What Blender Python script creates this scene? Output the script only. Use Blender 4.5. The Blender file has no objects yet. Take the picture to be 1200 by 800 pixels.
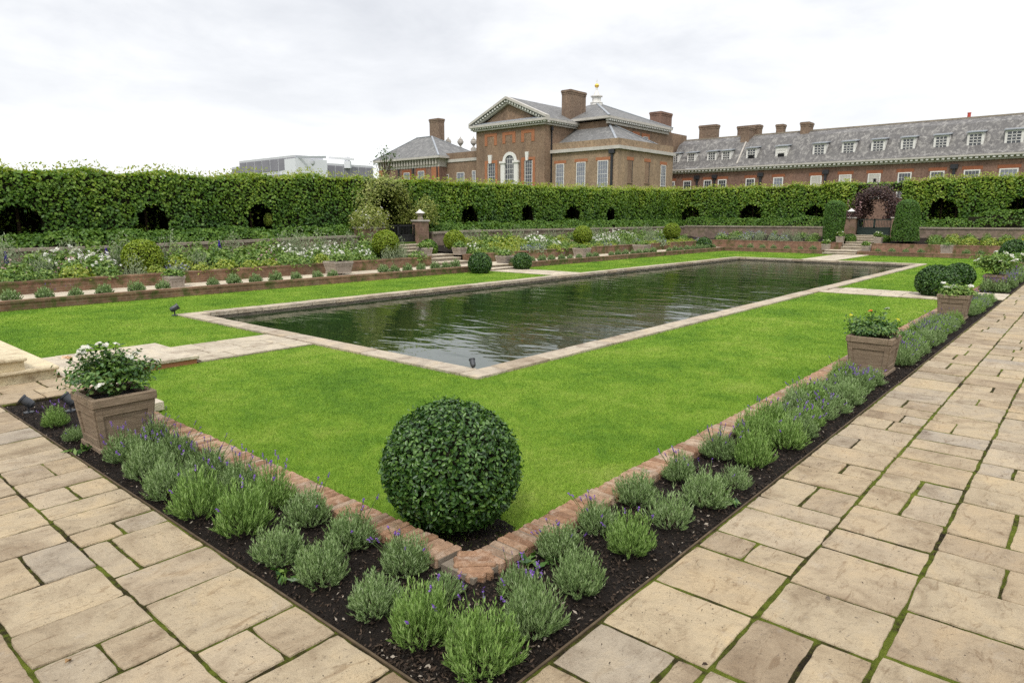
import bpy, bmesh, math, random
import numpy as np
from mathutils import Vector, Matrix
random.seed(7); rng = np.random.default_rng(11)
R = math.radians
scene = bpy.context.scene
C = scene.collection

# ------------------------------------------------------------------ survey: photo pixel -> point on a world plane
F_PX, H_CAM = 792.0, 2.0
PITCH = math.atan2(144, F_PX); AZ = R(40.9)
_f = Vector((math.cos(AZ), math.sin(AZ), 0)); RIGHT = Vector((math.sin(AZ), -math.cos(AZ), 0))
FWD = _f * math.cos(PITCH) - Vector((0, 0, 1)) * math.sin(PITCH)
UP = _f * math.sin(PITCH) + Vector((0, 0, 1)) * math.cos(PITCH)
CAM = Vector((0, 0, H_CAM))
def _ray(x, y): return FWD * F_PX + RIGHT * (x - 600) + UP * (400 - y)
def onX(x, y, X): d = _ray(x, y); return CAM + d * (X / d.x)
def onY(x, y, Y): d = _ray(x, y); return CAM + d * (Y / d.y)
def onZ(x, y, z): d = _ray(x, y); return CAM + d * ((z - H_CAM) / d.z)

# ------------------------------------------------------------------ object helpers
def put(o, parent=None):
    C.objects.link(o)
    if parent is not None: o.parent = parent
    return o
def tag(o, label=None, cat=None, group=None, kind=None):
    if label: o['label'] = label
    if cat: o['category'] = cat
    if group: o['group'] = group
    if kind: o['kind'] = kind
    return o
def thing(name, label, cat, loc=(0, 0, 0), rz=0, group=None, scale=1):
    o = bpy.data.objects.new(name, None); o.empty_display_size = .2
    o.location = loc; o.rotation_euler = (0, 0, rz); o.scale = (scale,) * 3 if not hasattr(scale, '__len__') else scale
    put(o); return tag(o, label, cat, group)
def copy_tree(o, parent=None):
    c = o.copy(); C.objects.link(c); c.parent = parent
    for ch in list(KIDS.get(o.name, [])): copy_tree(ch, c)
    return c
KIDS = {}
def kid(o, parent):
    o.parent = parent; KIDS.setdefault(parent.name, []).append(o); return o
ONES = ['zeroth', 'first', 'second', 'third', 'fourth', 'fifth', 'sixth', 'seventh', 'eighth', 'ninth', 'tenth', 'eleventh', 'twelfth', 'thirteenth',
        'fourteenth', 'fifteenth', 'sixteenth', 'seventeenth', 'eighteenth', 'nineteenth']
def nth(n):
    if n < 20: return ONES[n]
    t, u = divmod(n, 10); base = {2: 'twent', 3: 'thirt', 4: 'fort', 5: 'fift', 6: 'sixt', 7: 'sevent', 8: 'eight', 9: 'ninet'}[t]
    return base + 'ieth' if u == 0 else base + 'y-' + ONES[u]

def mesh_np(name, V, Fc, v=None, smooth=False):
    """V (n,3) array, Fc (m,k) array"""
    V = np.ascontiguousarray(V, dtype=np.float32); Fc = np.ascontiguousarray(Fc, dtype=np.int32)
    m = bpy.data.meshes.new(name); k = Fc.shape[1]; nf = len(Fc)
    m.vertices.add(len(V)); m.vertices.foreach_set('co', V.ravel())
    m.loops.add(nf * k); m.loops.foreach_set('vertex_index', Fc.ravel())
    m.polygons.add(nf); m.polygons.foreach_set('loop_start', np.arange(nf, dtype=np.int32) * k)
    m.polygons.foreach_set('loop_total', np.full(nf, k, dtype=np.int32))
    if smooth: m.polygons.foreach_set('use_smooth', np.ones(nf, dtype=bool))
    m.update(calc_edges=True)
    if v is not None:
        a = m.attributes.new('v', 'FLOAT', 'FACE'); a.data.foreach_set('value', np.asarray(v, dtype=np.float32))
    return m
def obj_np(name, V, Fc, mat, v=None, parent=None, smooth=False):
    o = bpy.data.objects.new(name, mesh_np(name, V, Fc, v, smooth)); o.data.materials.append(mat)
    C.objects.link(o)
    if parent is not None: kid(o, parent)
    return o

class MB:
    """collects faces for ONE mesh object"""
    def __init__(s): s.V = []; s.F = []; s.v = []; s.m = []
    def add(s, verts, faces, val=.5, mi=0):
        b = len(s.V); s.V += [tuple(p) for p in verts]
        for f in faces: s.F.append([i + b for i in f]); s.v.append(val); s.m.append(mi)
    def box(s, x0, x1, y0, y1, z0, z1, val=.5, mi=0):
        P = [(x, y, z) for z in (z0, z1) for y in (y0, y1) for x in (x0, x1)]
        s.add(P, [(0, 2, 3, 1), (4, 5, 7, 6), (0, 1, 5, 4), (2, 6, 7, 3), (0, 4, 6, 2), (1, 3, 7, 5)], val, mi)
    def quad(s, a, b, c, d, val=.5, mi=0): s.add([a, b, c, d], [(0, 1, 2, 3)], val, mi)
    def poly(s, pts, val=.5, mi=0): s.add(pts, [tuple(range(len(pts)))], val, mi)
    def prism(s, pts, off, val=.5, mi=0):
        n = len(pts); off = Vector(off); P = [Vector(p) for p in pts]; P += [p + off for p in P]
        s.add(P, [tuple(range(n))[::-1], tuple(range(n, 2 * n))] + [(i, (i + 1) % n, n + (i + 1) % n, n + i) for i in range(n)], val, mi)
    def cbox(s, c, h, b=.008, rz=0, val=.5, mi=0, jit=0):
        hx, hy, hz = h; idx = {}; P = []; cr, sr = math.cos(rz), math.sin(rz)
        for sx in (-1, 1):
            for sy in (-1, 1):
                for sz in (-1, 1):
                    j = [random.uniform(-jit, jit) for _ in range(3)]
                    for k, p in enumerate(((sx * hx, sy * (hy - b), sz * (hz - b)), (sx * (hx - b), sy * hy, sz * (hz - b)), (sx * (hx - b), sy * (hy - b), sz * hz))):
                        idx[sx, sy, sz, k] = len(P); p = [p[i] + j[i] for i in range(3)]
                        P.append((c[0] + p[0] * cr - p[1] * sr, c[1] + p[0] * sr + p[1] * cr, c[2] + p[2]))
        Fs = []; g = idx
        q = ((-1, -1), (1, -1), (1, 1), (-1, 1))
        for sg in (-1, 1):
            Fs.append([g[sg, a, b_, 0] for a, b_ in q]); Fs.append([g[a, sg, b_, 1] for a, b_ in q]); Fs.append([g[a, b_, sg, 2] for a, b_ in q])
        for a in (-1, 1):
            for b_ in (-1, 1):
                Fs.append([g[a, b_, -1, 0], g[a, b_, 1, 0], g[a, b_, 1, 1], g[a, b_, -1, 1]])
                Fs.append([g[a, -1, b_, 0], g[a, 1, b_, 0], g[a, 1, b_, 2], g[a, -1, b_, 2]])
                Fs.append([g[-1, a, b_, 1], g[1, a, b_, 1], g[1, a, b_, 2], g[-1, a, b_, 2]])
                for c_ in (-1, 1): Fs.append([g[a, b_, c_, 0], g[a, b_, c_, 1], g[a, b_, c_, 2]])
        s.add(P, Fs, val, mi)
    def bar(s, a, b, w, h=None, val=.5, mi=0, up=(0, 0, 1)):
        a = Vector(a); b = Vector(b); h = h or w; d = (b - a).normalized(); u = Vector(up)
        if abs(d.dot(u)) > .98: u = Vector((1, 0, 0))
        sx = d.cross(u).normalized() * w / 2; sy = sx.cross(d).normalized() * h / 2
        P = [p + i * sx + j * sy for p in (a, b) for i, j in ((-1, -1), (1, -1), (1, 1), (-1, 1))]
        s.add(P, [(3, 2, 1, 0), (4, 5, 6, 7)] + [(i, (i + 1) % 4, 4 + (i + 1) % 4, 4 + i) for i in range(4)], val, mi)
    def tube(s, pts, rads, n=8, val=.5, mi=0):
        pts = [Vector(p) for p in pts]; P = []
        for i, p in enumerate(pts):
            d = (pts[min(i + 1, len(pts) - 1)] - pts[max(i - 1, 0)]).normalized(); u = Vector((0, 0, 1)) if abs(d.z) < .9 else Vector((1, 0, 0))
            sx = d.cross(u).normalized(); sy = sx.cross(d)
            P += [p + (sx * math.cos(t) + sy * math.sin(t)) * rads[i] for t in (2 * math.pi * k / n for k in range(n))]
        Fs = [(i * n + k, i * n + (k + 1) % n, (i + 1) * n + (k + 1) % n, (i + 1) * n + k) for i in range(len(pts) - 1) for k in range(n)]
        Fs += [tuple(range(n))[::-1], tuple(range((len(pts) - 1) * n, len(pts) * n))]
        s.add(P, Fs, val, mi)
    def lathe(s, c, prof, n=16, val=.5, mi=0):
        P = [(c[0] + r * math.cos(2 * math.pi * k / n), c[1] + r * math.sin(2 * math.pi * k / n), c[2] + z) for r, z in prof for k in range(n)]
        Fs = [(i * n + k, i * n + (k + 1) % n, (i + 1) * n + (k + 1) % n, (i + 1) * n + k) for i in range(len(prof) - 1) for k in range(n)]
        Fs += [tuple(range(n))[::-1], tuple(range((len(prof) - 1) * n, len(prof) * n))]
        s.add(P, Fs, val, mi)
    def build(s, name, mat, parent=None, bevel=0, smooth=False):
        m = bpy.data.meshes.new(name); m.from_pydata(s.V, [], s.F); m.update()
        a = m.attributes.new('v', 'FLOAT', 'FACE'); a.data.foreach_set('value', s.v)
        for mm in (mat if isinstance(mat, (list, tuple)) else [mat]): m.materials.append(mm)
        m.polygons.foreach_set('material_index', s.m)
        if smooth: m.polygons.foreach_set('use_smooth', [True] * len(s.F))
        o = bpy.data.objects.new(name, m); C.objects.link(o)
        if parent is not None: kid(o, parent)
        if bevel:
            b = o.modifiers.new('bevel', 'BEVEL'); b.width = bevel; b.segments = 2; b.limit_method = 'ANGLE'
        return o

# ------------------------------------------------------------------ materials
M = {}
class NT:
    def __init__(s, name):
        s.mat = bpy.data.materials.new(name); s.mat.use_nodes = True; s.t = s.mat.node_tree; s.n = s.t.nodes; s.n.clear()
        s.out = s.n.new('ShaderNodeOutputMaterial')
    def new(s, typ, **kw):
        n = s.n.new(typ)
        for k, v in kw.items(): setattr(n, k, v)
        return n
    def link(s, a, b): s.t.links.new(a, b)
    def coord(s, world=False, scale=(1, 1, 1)):
        if world: o = s.new('ShaderNodeNewGeometry').outputs['Position']
        else: o = s.new('ShaderNodeTexCoord').outputs['Object']
        m = s.new('ShaderNodeMapping'); m.inputs['Scale'].default_value = scale; s.link(o, m.inputs['Vector']); return m.outputs[0]
    def mapped(s, vec, sc):
        m = s.new('ShaderNodeMapping'); m.inputs['Scale'].default_value = sc; s.link(vec, m.inputs['Vector']); return m.outputs[0]
    def noise(s, vec, scale, detail=5, rough=.6, dist=0):
        n = s.new('ShaderNodeTexNoise'); n.inputs['Scale'].default_value = scale; n.inputs['Detail'].default_value = detail
        n.inputs['Roughness'].default_value = rough; n.inputs['Distortion'].default_value = dist; s.link(vec, n.inputs['Vector']); return n.outputs['Fac']
    def ramp(s, fac, stops):
        r = s.new('ShaderNodeValToRGB'); e = r.color_ramp.elements
        while len(e) < len(stops): e.new(.5)
        for el, (p, c) in zip(e, stops): el.position = p; el.color = (*c, 1) if len(c) == 3 else c
        s.link(fac, r.inputs[0]); return r.outputs[0]
    def mix(s, a, b, fac, mode='MIX'):
        m = s.new('ShaderNodeMix', data_type='RGBA', blend_type=mode)
        for val, i in ((a, 6), (b, 7), (fac, 0)):
            if hasattr(val, 'is_linked'): s.link(val, m.inputs[i])
            elif i == 0: m.inputs[0].default_value = val
            else: m.inputs[i].default_value = (*val, 1)
        return m.outputs[2]
    def math(s, op, a, b=0.):
        m = s.new('ShaderNodeMath', operation=op)
        for val, i in ((a, 0), (b, 1)):
            if hasattr(val, 'is_linked'): s.link(val, m.inputs[i])
            else: m.inputs[i].default_value = val
        return m.outputs[0]
    def attr(s, name='v'): return s.new('ShaderNodeAttribute', attribute_name=name).outputs['Fac']
    def bump(s, h, dist=.01, strength=1.):
        b = s.new('ShaderNodeBump'); b.inputs['Strength'].default_value = strength; b.inputs['Distance'].default_value = dist; s.link(h, b.inputs['Height']); return b.outputs[0]
    def bsdf(s, col, rough=.8, spec=.3, normal=None, metal=0., surf=True):
        p = s.new('ShaderNodeBsdfPrincipled')
        if hasattr(col, 'is_linked'): s.link(col, p.inputs['Base Color'])
        else: p.inputs['Base Color'].default_value = (*col, 1)
        if hasattr(rough, 'is_linked'): s.link(rough, p.inputs['Roughness'])
        else: p.inputs['Roughness'].default_value = rough
        p.inputs['Specular IOR Level'].default_value = spec; p.inputs['Metallic'].default_value = metal
        if normal is not None: s.link(normal, p.inputs['Normal'])
        if surf: s.link(p.outputs[0], s.out.inputs[0])
        return p
def flat(name, c1, c2, scale=4, rough=.8, spec=.3, bump=.0, bscale=None, world=False, vmix=0., metal=0.):
    t = NT(name); v = t.coord(world); n = t.noise(v, scale, 6, .65); col = t.ramp(n, [(.3, c1), (.7, c2)])
    if vmix: col = t.mix(col, t.ramp(t.attr(), [(0, tuple(x * .55 for x in c1)), (1, tuple(min(1, x * 1.3) for x in c2))]), vmix)
    nm = t.bump(t.noise(v, bscale or scale * 6, 8, .7), bump) if bump else None
    t.bsdf(col, rough, spec, nm, metal); M[name] = t.mat; return t.mat
def leafmat(name, cols, rough=.5, spec=.35, trans=.25, big=1.2, bigamt=.35, tops=None):
    """per-leaf colour from the 'v' attribute, drifting slowly through the plant; thin leaves let light through"""
    t = NT(name); v = t.coord(True); a = t.attr()
    n = t.noise(v, big, 3, .5)
    f = t.math('ADD', t.math('MULTIPLY', a, 1 - bigamt), t.math('MULTIPLY', n, bigamt))
    k = len(cols); col = t.ramp(f, [(.1 + .8 * i / (k - 1), c) for i, c in enumerate(cols)])
    p = t.bsdf(col, rough, spec, surf=False)
    tr = t.new('ShaderNodeBsdfTranslucent'); hs = t.new('ShaderNodeHueSaturation'); hs.inputs['Saturation'].default_value = 1.15; hs.inputs['Value'].default_value = 1.3
    t.link(col, hs.inputs['Color']); t.link(hs.outputs[0], tr.inputs[0])
    mx = t.new('ShaderNodeMixShader'); mx.inputs[0].default_value = trans; t.link(p.outputs[0], mx.inputs[1]); t.link(tr.outputs[0], mx.inputs[2]); t.link(mx.outputs[0], t.out.inputs[0])
    M[name] = t.mat; return t.mat
def brickmat(name, c1, c2, mortar, bw=.225, bh=.075, msize=.012, mott=.5, moss=0., bump=.006, big=.5):
    t = NT(name); g = t.new('ShaderNodeNewGeometry'); sp = t.new('ShaderNodeSeparateXYZ'); t.link(g.outputs['Position'], sp.inputs[0])
    u = t.math('ADD', sp.outputs[0], sp.outputs[1]); cb = t.new('ShaderNodeCombineXYZ'); t.link(u, cb.inputs[0]); t.link(sp.outputs[2], cb.inputs[1])
    b = t.new('ShaderNodeTexBrick'); t.link(cb.outputs[0], b.inputs['Vector']); b.inputs['Scale'].default_value = 1
    b.inputs['Brick Width'].default_value = bw; b.inputs['Row Height'].default_value = bh; b.inputs['Mortar Size'].default_value = msize; b.inputs['Bias'].default_value = 0
    b.inputs['Color1'].default_value = (*c1, 1); b.inputs['Color2'].default_value = (*c2, 1); b.inputs['Mortar'].default_value = (*mortar, 1)
    pos = g.outputs['Position']
    n = t.noise(pos, 1 / big, 8, .75); col = t.mix(b.outputs['Color'], t.ramp(n, [(.3, tuple(x * .5 for x in c1)), (.5, c1), (.72, mortar)]), mott)
    wx = t.noise(t.mapped(pos, (.5, .5, .22)), 1., 5, .65, .5); col = t.mix(col, t.ramp(wx, [(.32, (.70, .70, .72)), (.5, (1, 1, 1)), (.68, (1.28, 1.24, 1.18))]), .8, 'MULTIPLY')
    sm = t.noise(pos, 5, 6, .7); col = t.mix(col, t.ramp(sm, [(.35, (.45, .42, .4)), (.65, (1.25, 1.2, 1.15))]), .6, 'MULTIPLY')
    if moss:
        mk = t.ramp(t.noise(pos, 2.3, 6, .7), [(.5, (0, 0, 0)), (.62, (moss,) * 3)]); col = t.mix(col, (.06, .08, .02), mk)
    t.bsdf(col, .9, .15, t.bump(t.math('ADD', b.outputs['Fac'], t.math('MULTIPLY', t.noise(pos, 60, 6), -.6)), bump, -1.))
    M[name] = t.mat; return t.mat

# York stone paving: each slab its own tint (attribute), riven surface, stains and specks
def stonemat(name, cols, dark=.65, lich=.18, scale=1.):
    t = NT(name); v = t.coord(True); a = t.attr()
    base = t.ramp(a, [(i / (len(cols) - 1), c) for i, c in enumerate(cols)])
    off = t.new('ShaderNodeVectorMath', operation='ADD'); cb = t.new('ShaderNodeCombineXYZ'); t.link(t.math('MULTIPLY', a, 37.), cb.inputs[2]); t.link(v, off.inputs[0]); t.link(cb.outputs[0], off.inputs[1]); vv = off.outputs[0]
    n1 = t.noise(vv, 2.2 * scale, 8, .62, .6); col = t.mix(base, t.ramp(n1, [(.3, (.55, .49, .45)), (.5, (1, 1, 1)), (.72, (1.22, 1.16, 1.04))]), .85, 'MULTIPLY')
    n2 = t.noise(vv, 9 * scale, 9, .75); col = t.mix(col, t.ramp(n2, [(.3, (.55, .5, .46)), (.48, (1, 1, 1)), (1, (1.08, 1.06, 1.04))]), dark, 'MULTIPLY')
    n3 = t.noise(vv, 55 * scale, 4, .6); col = t.mix(col, (.10, .075, .055), t.ramp(n3, [(.64, (0, 0, 0)), (.70, (.8, .8, .8))]))
    n6 = t.noise(t.mapped(vv, (1.6, 5.5, 1)), 2.4 * scale, 9, .72, 1.6); col = t.mix(col, t.ramp(n6, [(.36, (.60, .53, .47)), (.44, (1, 1, 1))]), .7, 'MULTIPLY')
    n5 = t.noise(vv, 120 * scale, 3, .6); col = t.mix(col, t.ramp(n5, [(.3, (.8, .79, .77)), (.7, (1.12, 1.12, 1.12))]), .5, 'MULTIPLY')
    n4 = t.noise(vv, 5 * scale, 7, .7); col = t.mix(col, (.5, .49, .46), t.ramp(n4, [(.6, (0, 0, 0)), (.75, (lich,) * 3)]))
    h = t.math('ADD', t.noise(vv, 3 * scale, 7, .6, 1.2), t.math('MULTIPLY', t.noise(vv, 28 * scale, 8, .7), .3))
    t.bsdf(col, .82, .25, t.bump(h, .05, .9)); M[name] = t.mat; return t.mat
stonemat('paving', [(.325, .278, .215), (.37, .30, .20), (.395, .32, .212), (.315, .245, .162), (.41, .34, .24), (.36, .282, .182), (.415, .335, .218)])
stonemat('pale_stone', [(.45, .395, .30), (.52, .46, .36)], .4, .2)
stonemat('coping_stone', [(.40, .345, .27), (.46, .40, .31), (.35, .285, .205)], .7, .3)
stonemat('step_stone', [(.60, .50, .31), (.60, .52, .36)], .3, .1)
stonemat('old_stone', [(.27, .23, .18), (.30, .27, .22)], .7, .3)
t = NT('moss'); v = t.coord(True)
col = t.ramp(t.math('ADD', t.math('MULTIPLY', t.noise(v, 1.6, 4, .6), .55), t.math('MULTIPLY', t.noise(v, 14, 7, .75), .45)), [(.40, (.022, .016, .010)), (.47, (.055, .05, .014)), (.53, (.105, .13, .016)), (.66, (.19, .22, .03))])
t.bsdf(col, .95, .1, t.bump(t.noise(v, 110, 6, .8), .02)); M['moss'] = t.mat
t = NT('soil'); v = t.coord(True)
col = t.ramp(t.noise(v, 26, 9, .8), [(.3, (.006, .0045, .0035)), (.55, (.02, .014, .010)), (.8, (.05, .036, .026))])
t.bsdf(col, .92, .2, t.bump(t.noise(v, 70, 8, .8), .03)); M['soil'] = t.mat
t = NT('bark_chip'); col = t.ramp(t.attr(), [(0, (.008, .006, .004)), (.55, (.03, .02, .013)), (.9, (.065, .043, .028)), (1, (.28, .24, .19))]); t.bsdf(col, .85, .25); M['bark_chip'] = t.mat
# lawn: turf sheet and blades drift between lush and yellowish patches
def turf(name, blade):
    t = NT(name); v = t.coord(True)
    pn = t.math('ADD', t.math('MULTIPLY', t.noise(v, .5, 4, .6), .5), t.math('MULTIPLY', t.noise(v, 2.4, 6, .75, .6), .5))
    col = t.ramp(pn, [(.31, (.085, .19, .020)), (.43, (.145, .275, .026)), (.52, (.205, .34, .034)), (.60, (.27, .385, .055)), (.70, (.37, .44, .11))])
    if blade:
        col = t.mix(col, t.ramp(t.attr(), [(0, (.5, .55, .6)), (.5, (1, 1, 1)), (.9, (1.35, 1.3, 1.3)), (1, (2.0, 1.6, 2.2))]), 1., 'MULTIPLY')
        p = t.bsdf(col, .55, .25, surf=False); tr = t.new('ShaderNodeBsdfTranslucent'); t.link(col, tr.inputs[0])
        mx = t.new('ShaderNodeMixShader'); mx.inputs[0].default_value = .3; t.link(p.outputs[0], mx.inputs[1]); t.link(tr.outputs[0], mx.inputs[2]); t.link(mx.outputs[0], t.out.inputs[0])
    else:
        col = t.mix(col, t.ramp(t.noise(v, 60, 5, .8), [(.3, (.5, .5, .5)), (.7, (1.1, 1.1, 1.1))]), .8, 'MULTIPLY')
        t.bsdf(col, .9, .1, t.bump(t.noise(v, 90, 5, .8), .02))
    M[name] = t.mat
turf('lawn_turf', False); turf('grass_blade', True)
flat('field', (.05, .09, .02), (.09, .13, .03), .4, .95, .1)
t = NT('edge_brick'); v = t.coord(True); a = t.attr()
col = t.ramp(a, [(0, (.22, .128, .078)), (.3, (.32, .188, .112)), (.6, (.385, .25, .16)), (.8, (.28, .195, .133)), (1, (.43, .325, .23))])
col = t.mix(col, t.ramp(t.noise(v, 18, 8, .75), [(.3, (.45, .42, .4)), (.6, (1.15, 1.12, 1.1))]), .8, 'MULTIPLY')
col = t.mix(col, (.42, .36, .29), t.ramp(t.noise(v, 9, 7, .75), [(.52, (0, 0, 0)), (.68, (.6, .6, .6))]))
col = t.mix(col, (.07, .085, .03), t.ramp(t.noise(v, 3.7, 7, .7), [(.58, (0, 0, 0)), (.7, (.5, .5, .5))]))
t.bsdf(col, .9, .2, t.bump(t.noise(v, 45, 8, .75), .012)); M['edge_brick'] = t.mat
flat('mortar', (.16, .13, .10), (.25, .21, .16), 12, .95, .1, .006)
brickmat('garden_brick', (.23, .125, .083), (.155, .09, .065), (.25, .195, .145), moss=.7, mott=.4)
brickmat('pier_brick', (.235, .15, .11), (.17, .11, .085), (.27, .215, .165), moss=.5, mott=.5)
brickmat('mossy_brick', (.20, .115, .072), (.13, .08, .055), (.22, .18, .125), moss=.9, mott=.55, big=.7)
brickmat('grey_brick', (.25, .19, .15), (.17, .135, .105), (.23, .19, .155), moss=.4, mott=.4)
# palace
brickmat('brown_brick', (.245, .165, .115), (.175, .122, .09), (.31, .245, .18), mott=.5, big=.35, bump=.002)
brickmat('tan_brick', (.335, .245, .165), (.24, .175, .12), (.36, .29, .21), mott=.5, big=.35, bump=.002)
brickmat('red_brick', (.225, .132, .102), (.16, .098, .08), (.29, .21, .165), mott=.45, big=.35, bump=.002)
brickmat('chimney_brick', (.22, .155, .115), (.13, .095, .072), (.31, .255, .195), mott=.65, big=.3, bump=.002)
flat('orange_brick', (.31, .125, .065), (.39, .175, .095), 3, .9, .1)
def slatemat(name, c1, c2, pale):
    t = NT(name); v = t.coord(True); col = t.ramp(t.noise(v, 1.1, 8, .75), [(.3, c1), (.7, c2)])
    n = t.noise(t.coord(True, (1.6, 1.6, .4)), 1.1, 9, .82, .5); col = t.mix(col, pale, t.ramp(n, [(.49, (0, 0, 0)), (.60, (.75, .75, .75))]))
    n = t.noise(t.coord(True, (2.2, 2.2, .5)), 2.3, 6, .75, .4); col = t.mix(col, tuple(x * .35 for x in c1), t.ramp(n, [(.55, (0, 0, 0)), (.7, (.7, .7, .7))]))
    w = t.new('ShaderNodeTexWave', bands_direction='Z', wave_profile='SAW'); w.inputs['Scale'].default_value = .9; t.link(v, w.inputs['Vector'])
    t.bsdf(col, .65, .4, t.bump(w.outputs['Fac'], .03)); M[name] = t.mat
slatemat('slate', (.098, .098, .096), (.165, .163, .158), (.27, .265, .25))
slatemat('old_tile', (.085, .08, .078), (.145, .138, .13), (.345, .33, .30))
flat('lintel_brick', (.24, .09, .05), (.30, .12, .065), 3, .9, .1)
flat('lead', (.22, .24, .26), (.32, .34, .36), 2, .5, .4)
flat('white_paint', (.62, .60, .56), (.72, .71, .68), 2, .6, .3)
flat('off_white', (.40, .375, .335), (.53, .50, .455), 1.5, .8, .2)
flat('grey_stone', (.36, .33, .29), (.48, .45, .40), 2, .85, .2)
flat('black_iron', (.008, .009, .009), (.02, .02, .02), 8, .5, .4)
flat('pipe_black', (.012, .014, .016), (.03, .03, .035), 3, .5, .4)
flat('green_iron', (.010, .022, .018), (.018, .03, .026), 8, .5, .4)
flat('spot_metal', (.018, .021, .025), (.04, .044, .05), 20, .38, .5)
flat('gold', (.75, .48, .08), (.85, .56, .12), 3, .3, .5, metal=.6)
flat('room_shade', (.006, .006, .007), (.01, .01, .011), 3, .6, .2)  # near-black colour standing for unlit rooms behind openings
flat('pot_red', (.42, .06, .045), (.48, .09, .06), 3, .7, .3)
def glassmat(name, c1, c2, rough=.08):
    t = NT(name); v = t.coord(True); t.bsdf(t.ramp(t.noise(v, .8, 3), [(.3, c1), (.7, c2)]), rough, .6); M[name] = t.mat
glassmat('glass', (.03, .035, .04), (.07, .075, .085))
glassmat('glass_blind', (.13, .145, .18), (.20, .21, .24), .15)
flat('lens', (.25, .27, .29), (.35, .37, .39), 30, .12, .6)
t = NT('planter_wood'); v = t.coord(False, (1, 1, 1)); n = t.noise(t.coord(False, (2, 2, 14)), 3, 8, .7)
col = t.ramp(n, [(.28, (.125, .09, .06)), (.5, (.215, .16, .108)), (.75, (.295, .23, .16))])
col = t.mix(col, (.09, .085, .05), t.ramp(t.noise(v, 6, 7, .75), [(.55, (0, 0, 0)), (.7, (.55, .55, .55))]))
t.bsdf(col, .8, .25, t.bump(t.noise(t.coord(False, (3, 3, 20)), 9, 8, .7), .006)); M['planter_wood'] = t.mat
flat('planter_stone', (.27, .225, .18), (.36, .31, .26), 7, .85, .2, .005)
flat('stem_brown', (.045, .03, .018), (.09, .065, .04), 12, .9, .2, .006)
flat('stem_green', (.05, .09, .02), (.09, .13, .035), 10, .7, .3)
flat('edging_strip', (.05, .036, .022), (.12, .085, .05), 9, .85, .2)
flat('office_wall', (.62, .63, .66), (.66, .67, .70), .2, .6, .3); flat('office_grey', (.46, .465, .49), (.52, .525, .55), .3, .5, .4); flat('office_glass', (.16, .155, .18), (.22, .21, .24), .3, .4, .4)
flat('office_trim', (.30, .32, .34), (.36, .38, .40), .3, .5, .4)
# water
t = NT('pool_water'); v = t.coord(True); rot = t.new('ShaderNodeMapping'); rot.inputs['Rotation'].default_value = (0, 0, AZ); rot.inputs['Scale'].default_value = (1.25, .55, 1); t.link(v, rot.inputs['Vector'])
# long low swell plus short ripples; breezier towards the middle of the pool
h1 = t.noise(rot.outputs[0], 1.5, 2.5, .45, .3); h2 = t.noise(rot.outputs[0], 6.0, 3, .5, .3)
br = t.ramp(t.noise(v, .16, 2, .5), [(.36, (.15,) * 3), (.62, (1,) * 3)])
h = t.math('ADD', h1, t.math('MULTIPLY', h2, t.math('MULTIPLY', br, .25)))
p = t.bsdf(t.ramp(t.noise(v, .5, 4), [(.3, (.010, .026, .007)), (.7, (.018, .030, .010))]), .025, .5, t.bump(h, .0175)); p.inputs['IOR'].default_value = 1.55; M['pool_water'] = t.mat
# foliage
leafmat('lime_leaf', [(.034, .085, .018), (.078, .165, .022), (.165, .27, .03), (.33, .40, .055)], .48, .32, .32, .45, .25)
leafmat('lime_tip', [(.20, .27, .035), (.30, .35, .06), (.40, .38, .10)], .45, .4, .35, .6, .3)
leafmat('ivy_leaf', [(.034, .08, .018), (.07, .145, .024), (.12, .215, .03), (.20, .29, .045)], .5, .28, .22, .7, .3)
leafmat('bush_leaf', [(.016, .048, .010), (.030, .082, .013), (.052, .12, .018), (.10, .19, .035)], .36, .45, .15, 3., .2)
leafmat('box_leaf', [(.12, .19, .014), (.20, .28, .020), (.30, .37, .035)], .5, .35, .25, 2., .25)
leafmat('yew_leaf', [(.026, .075, .010), (.055, .135, .015), (.12, .23, .028)], .5, .35, .15, 1.2, .3)
leafmat('lavender_leaf', [(.10, .165, .052), (.165, .25, .085), (.235, .325, .13), (.34, .42, .23)], .7, .2, .25, 2., .3)
leafmat('lavender_green', [(.09, .165, .034), (.16, .265, .058), (.23, .35, .095), (.32, .43, .16)], .65, .25, .25, 2., .3)
leafmat('lavender_bloom', [(.12, .055, .27), (.20, .10, .40), (.30, .17, .52)], .7, .2, .3, 3., .2)
leafmat('rose_leaf', [(.028, .075, .018), (.055, .13, .026), (.10, .19, .035), (.18, .27, .06)], .4, .45, .2, 3., .2)
leafmat('white_petal', [(.62, .60, .50), (.76, .75, .68), (.84, .84, .80)], .6, .25, .35, 3., .1)
leafmat('peach_petal', [(.62, .40, .22), (.72, .52, .34), (.80, .66, .50)], .6, .25, .35, 3., .1)
leafmat('orange_petal', [(.62, .16, .03), (.72, .22, .05), (.80, .30, .08)], .6, .25, .35, 3., .1)
leafmat('yellow_petal', [(.55, .52, .04), (.66, .64, .07), (.72, .70, .14)], .6, .25, .35, 3., .1)
leafmat('blue_petal', [(.16, .15, .36), (.23, .23, .46), (.34, .34, .55)], .6, .25, .3, 3., .1)
leafmat('purple_petal', [(.05, .025, .25), (.09, .05, .36), (.14, .08, .45)], .6, .25, .3, 3., .1)
leafmat('pink_petal', [(.34, .19, .19), (.44, .28, .27), (.52, .38, .36)], .6, .25, .3, 3., .1)
leafmat('mid_leaf', [(.06, .12, .025), (.11, .20, .036), (.19, .29, .055), (.30, .38, .12)], .5, .35, .25, 1., .3)
leafmat('lime_mound', [(.11, .18, .022), (.20, .28, .035), (.31, .37, .06), (.42, .44, .10)], .5, .35, .3, 1., .2)
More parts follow.
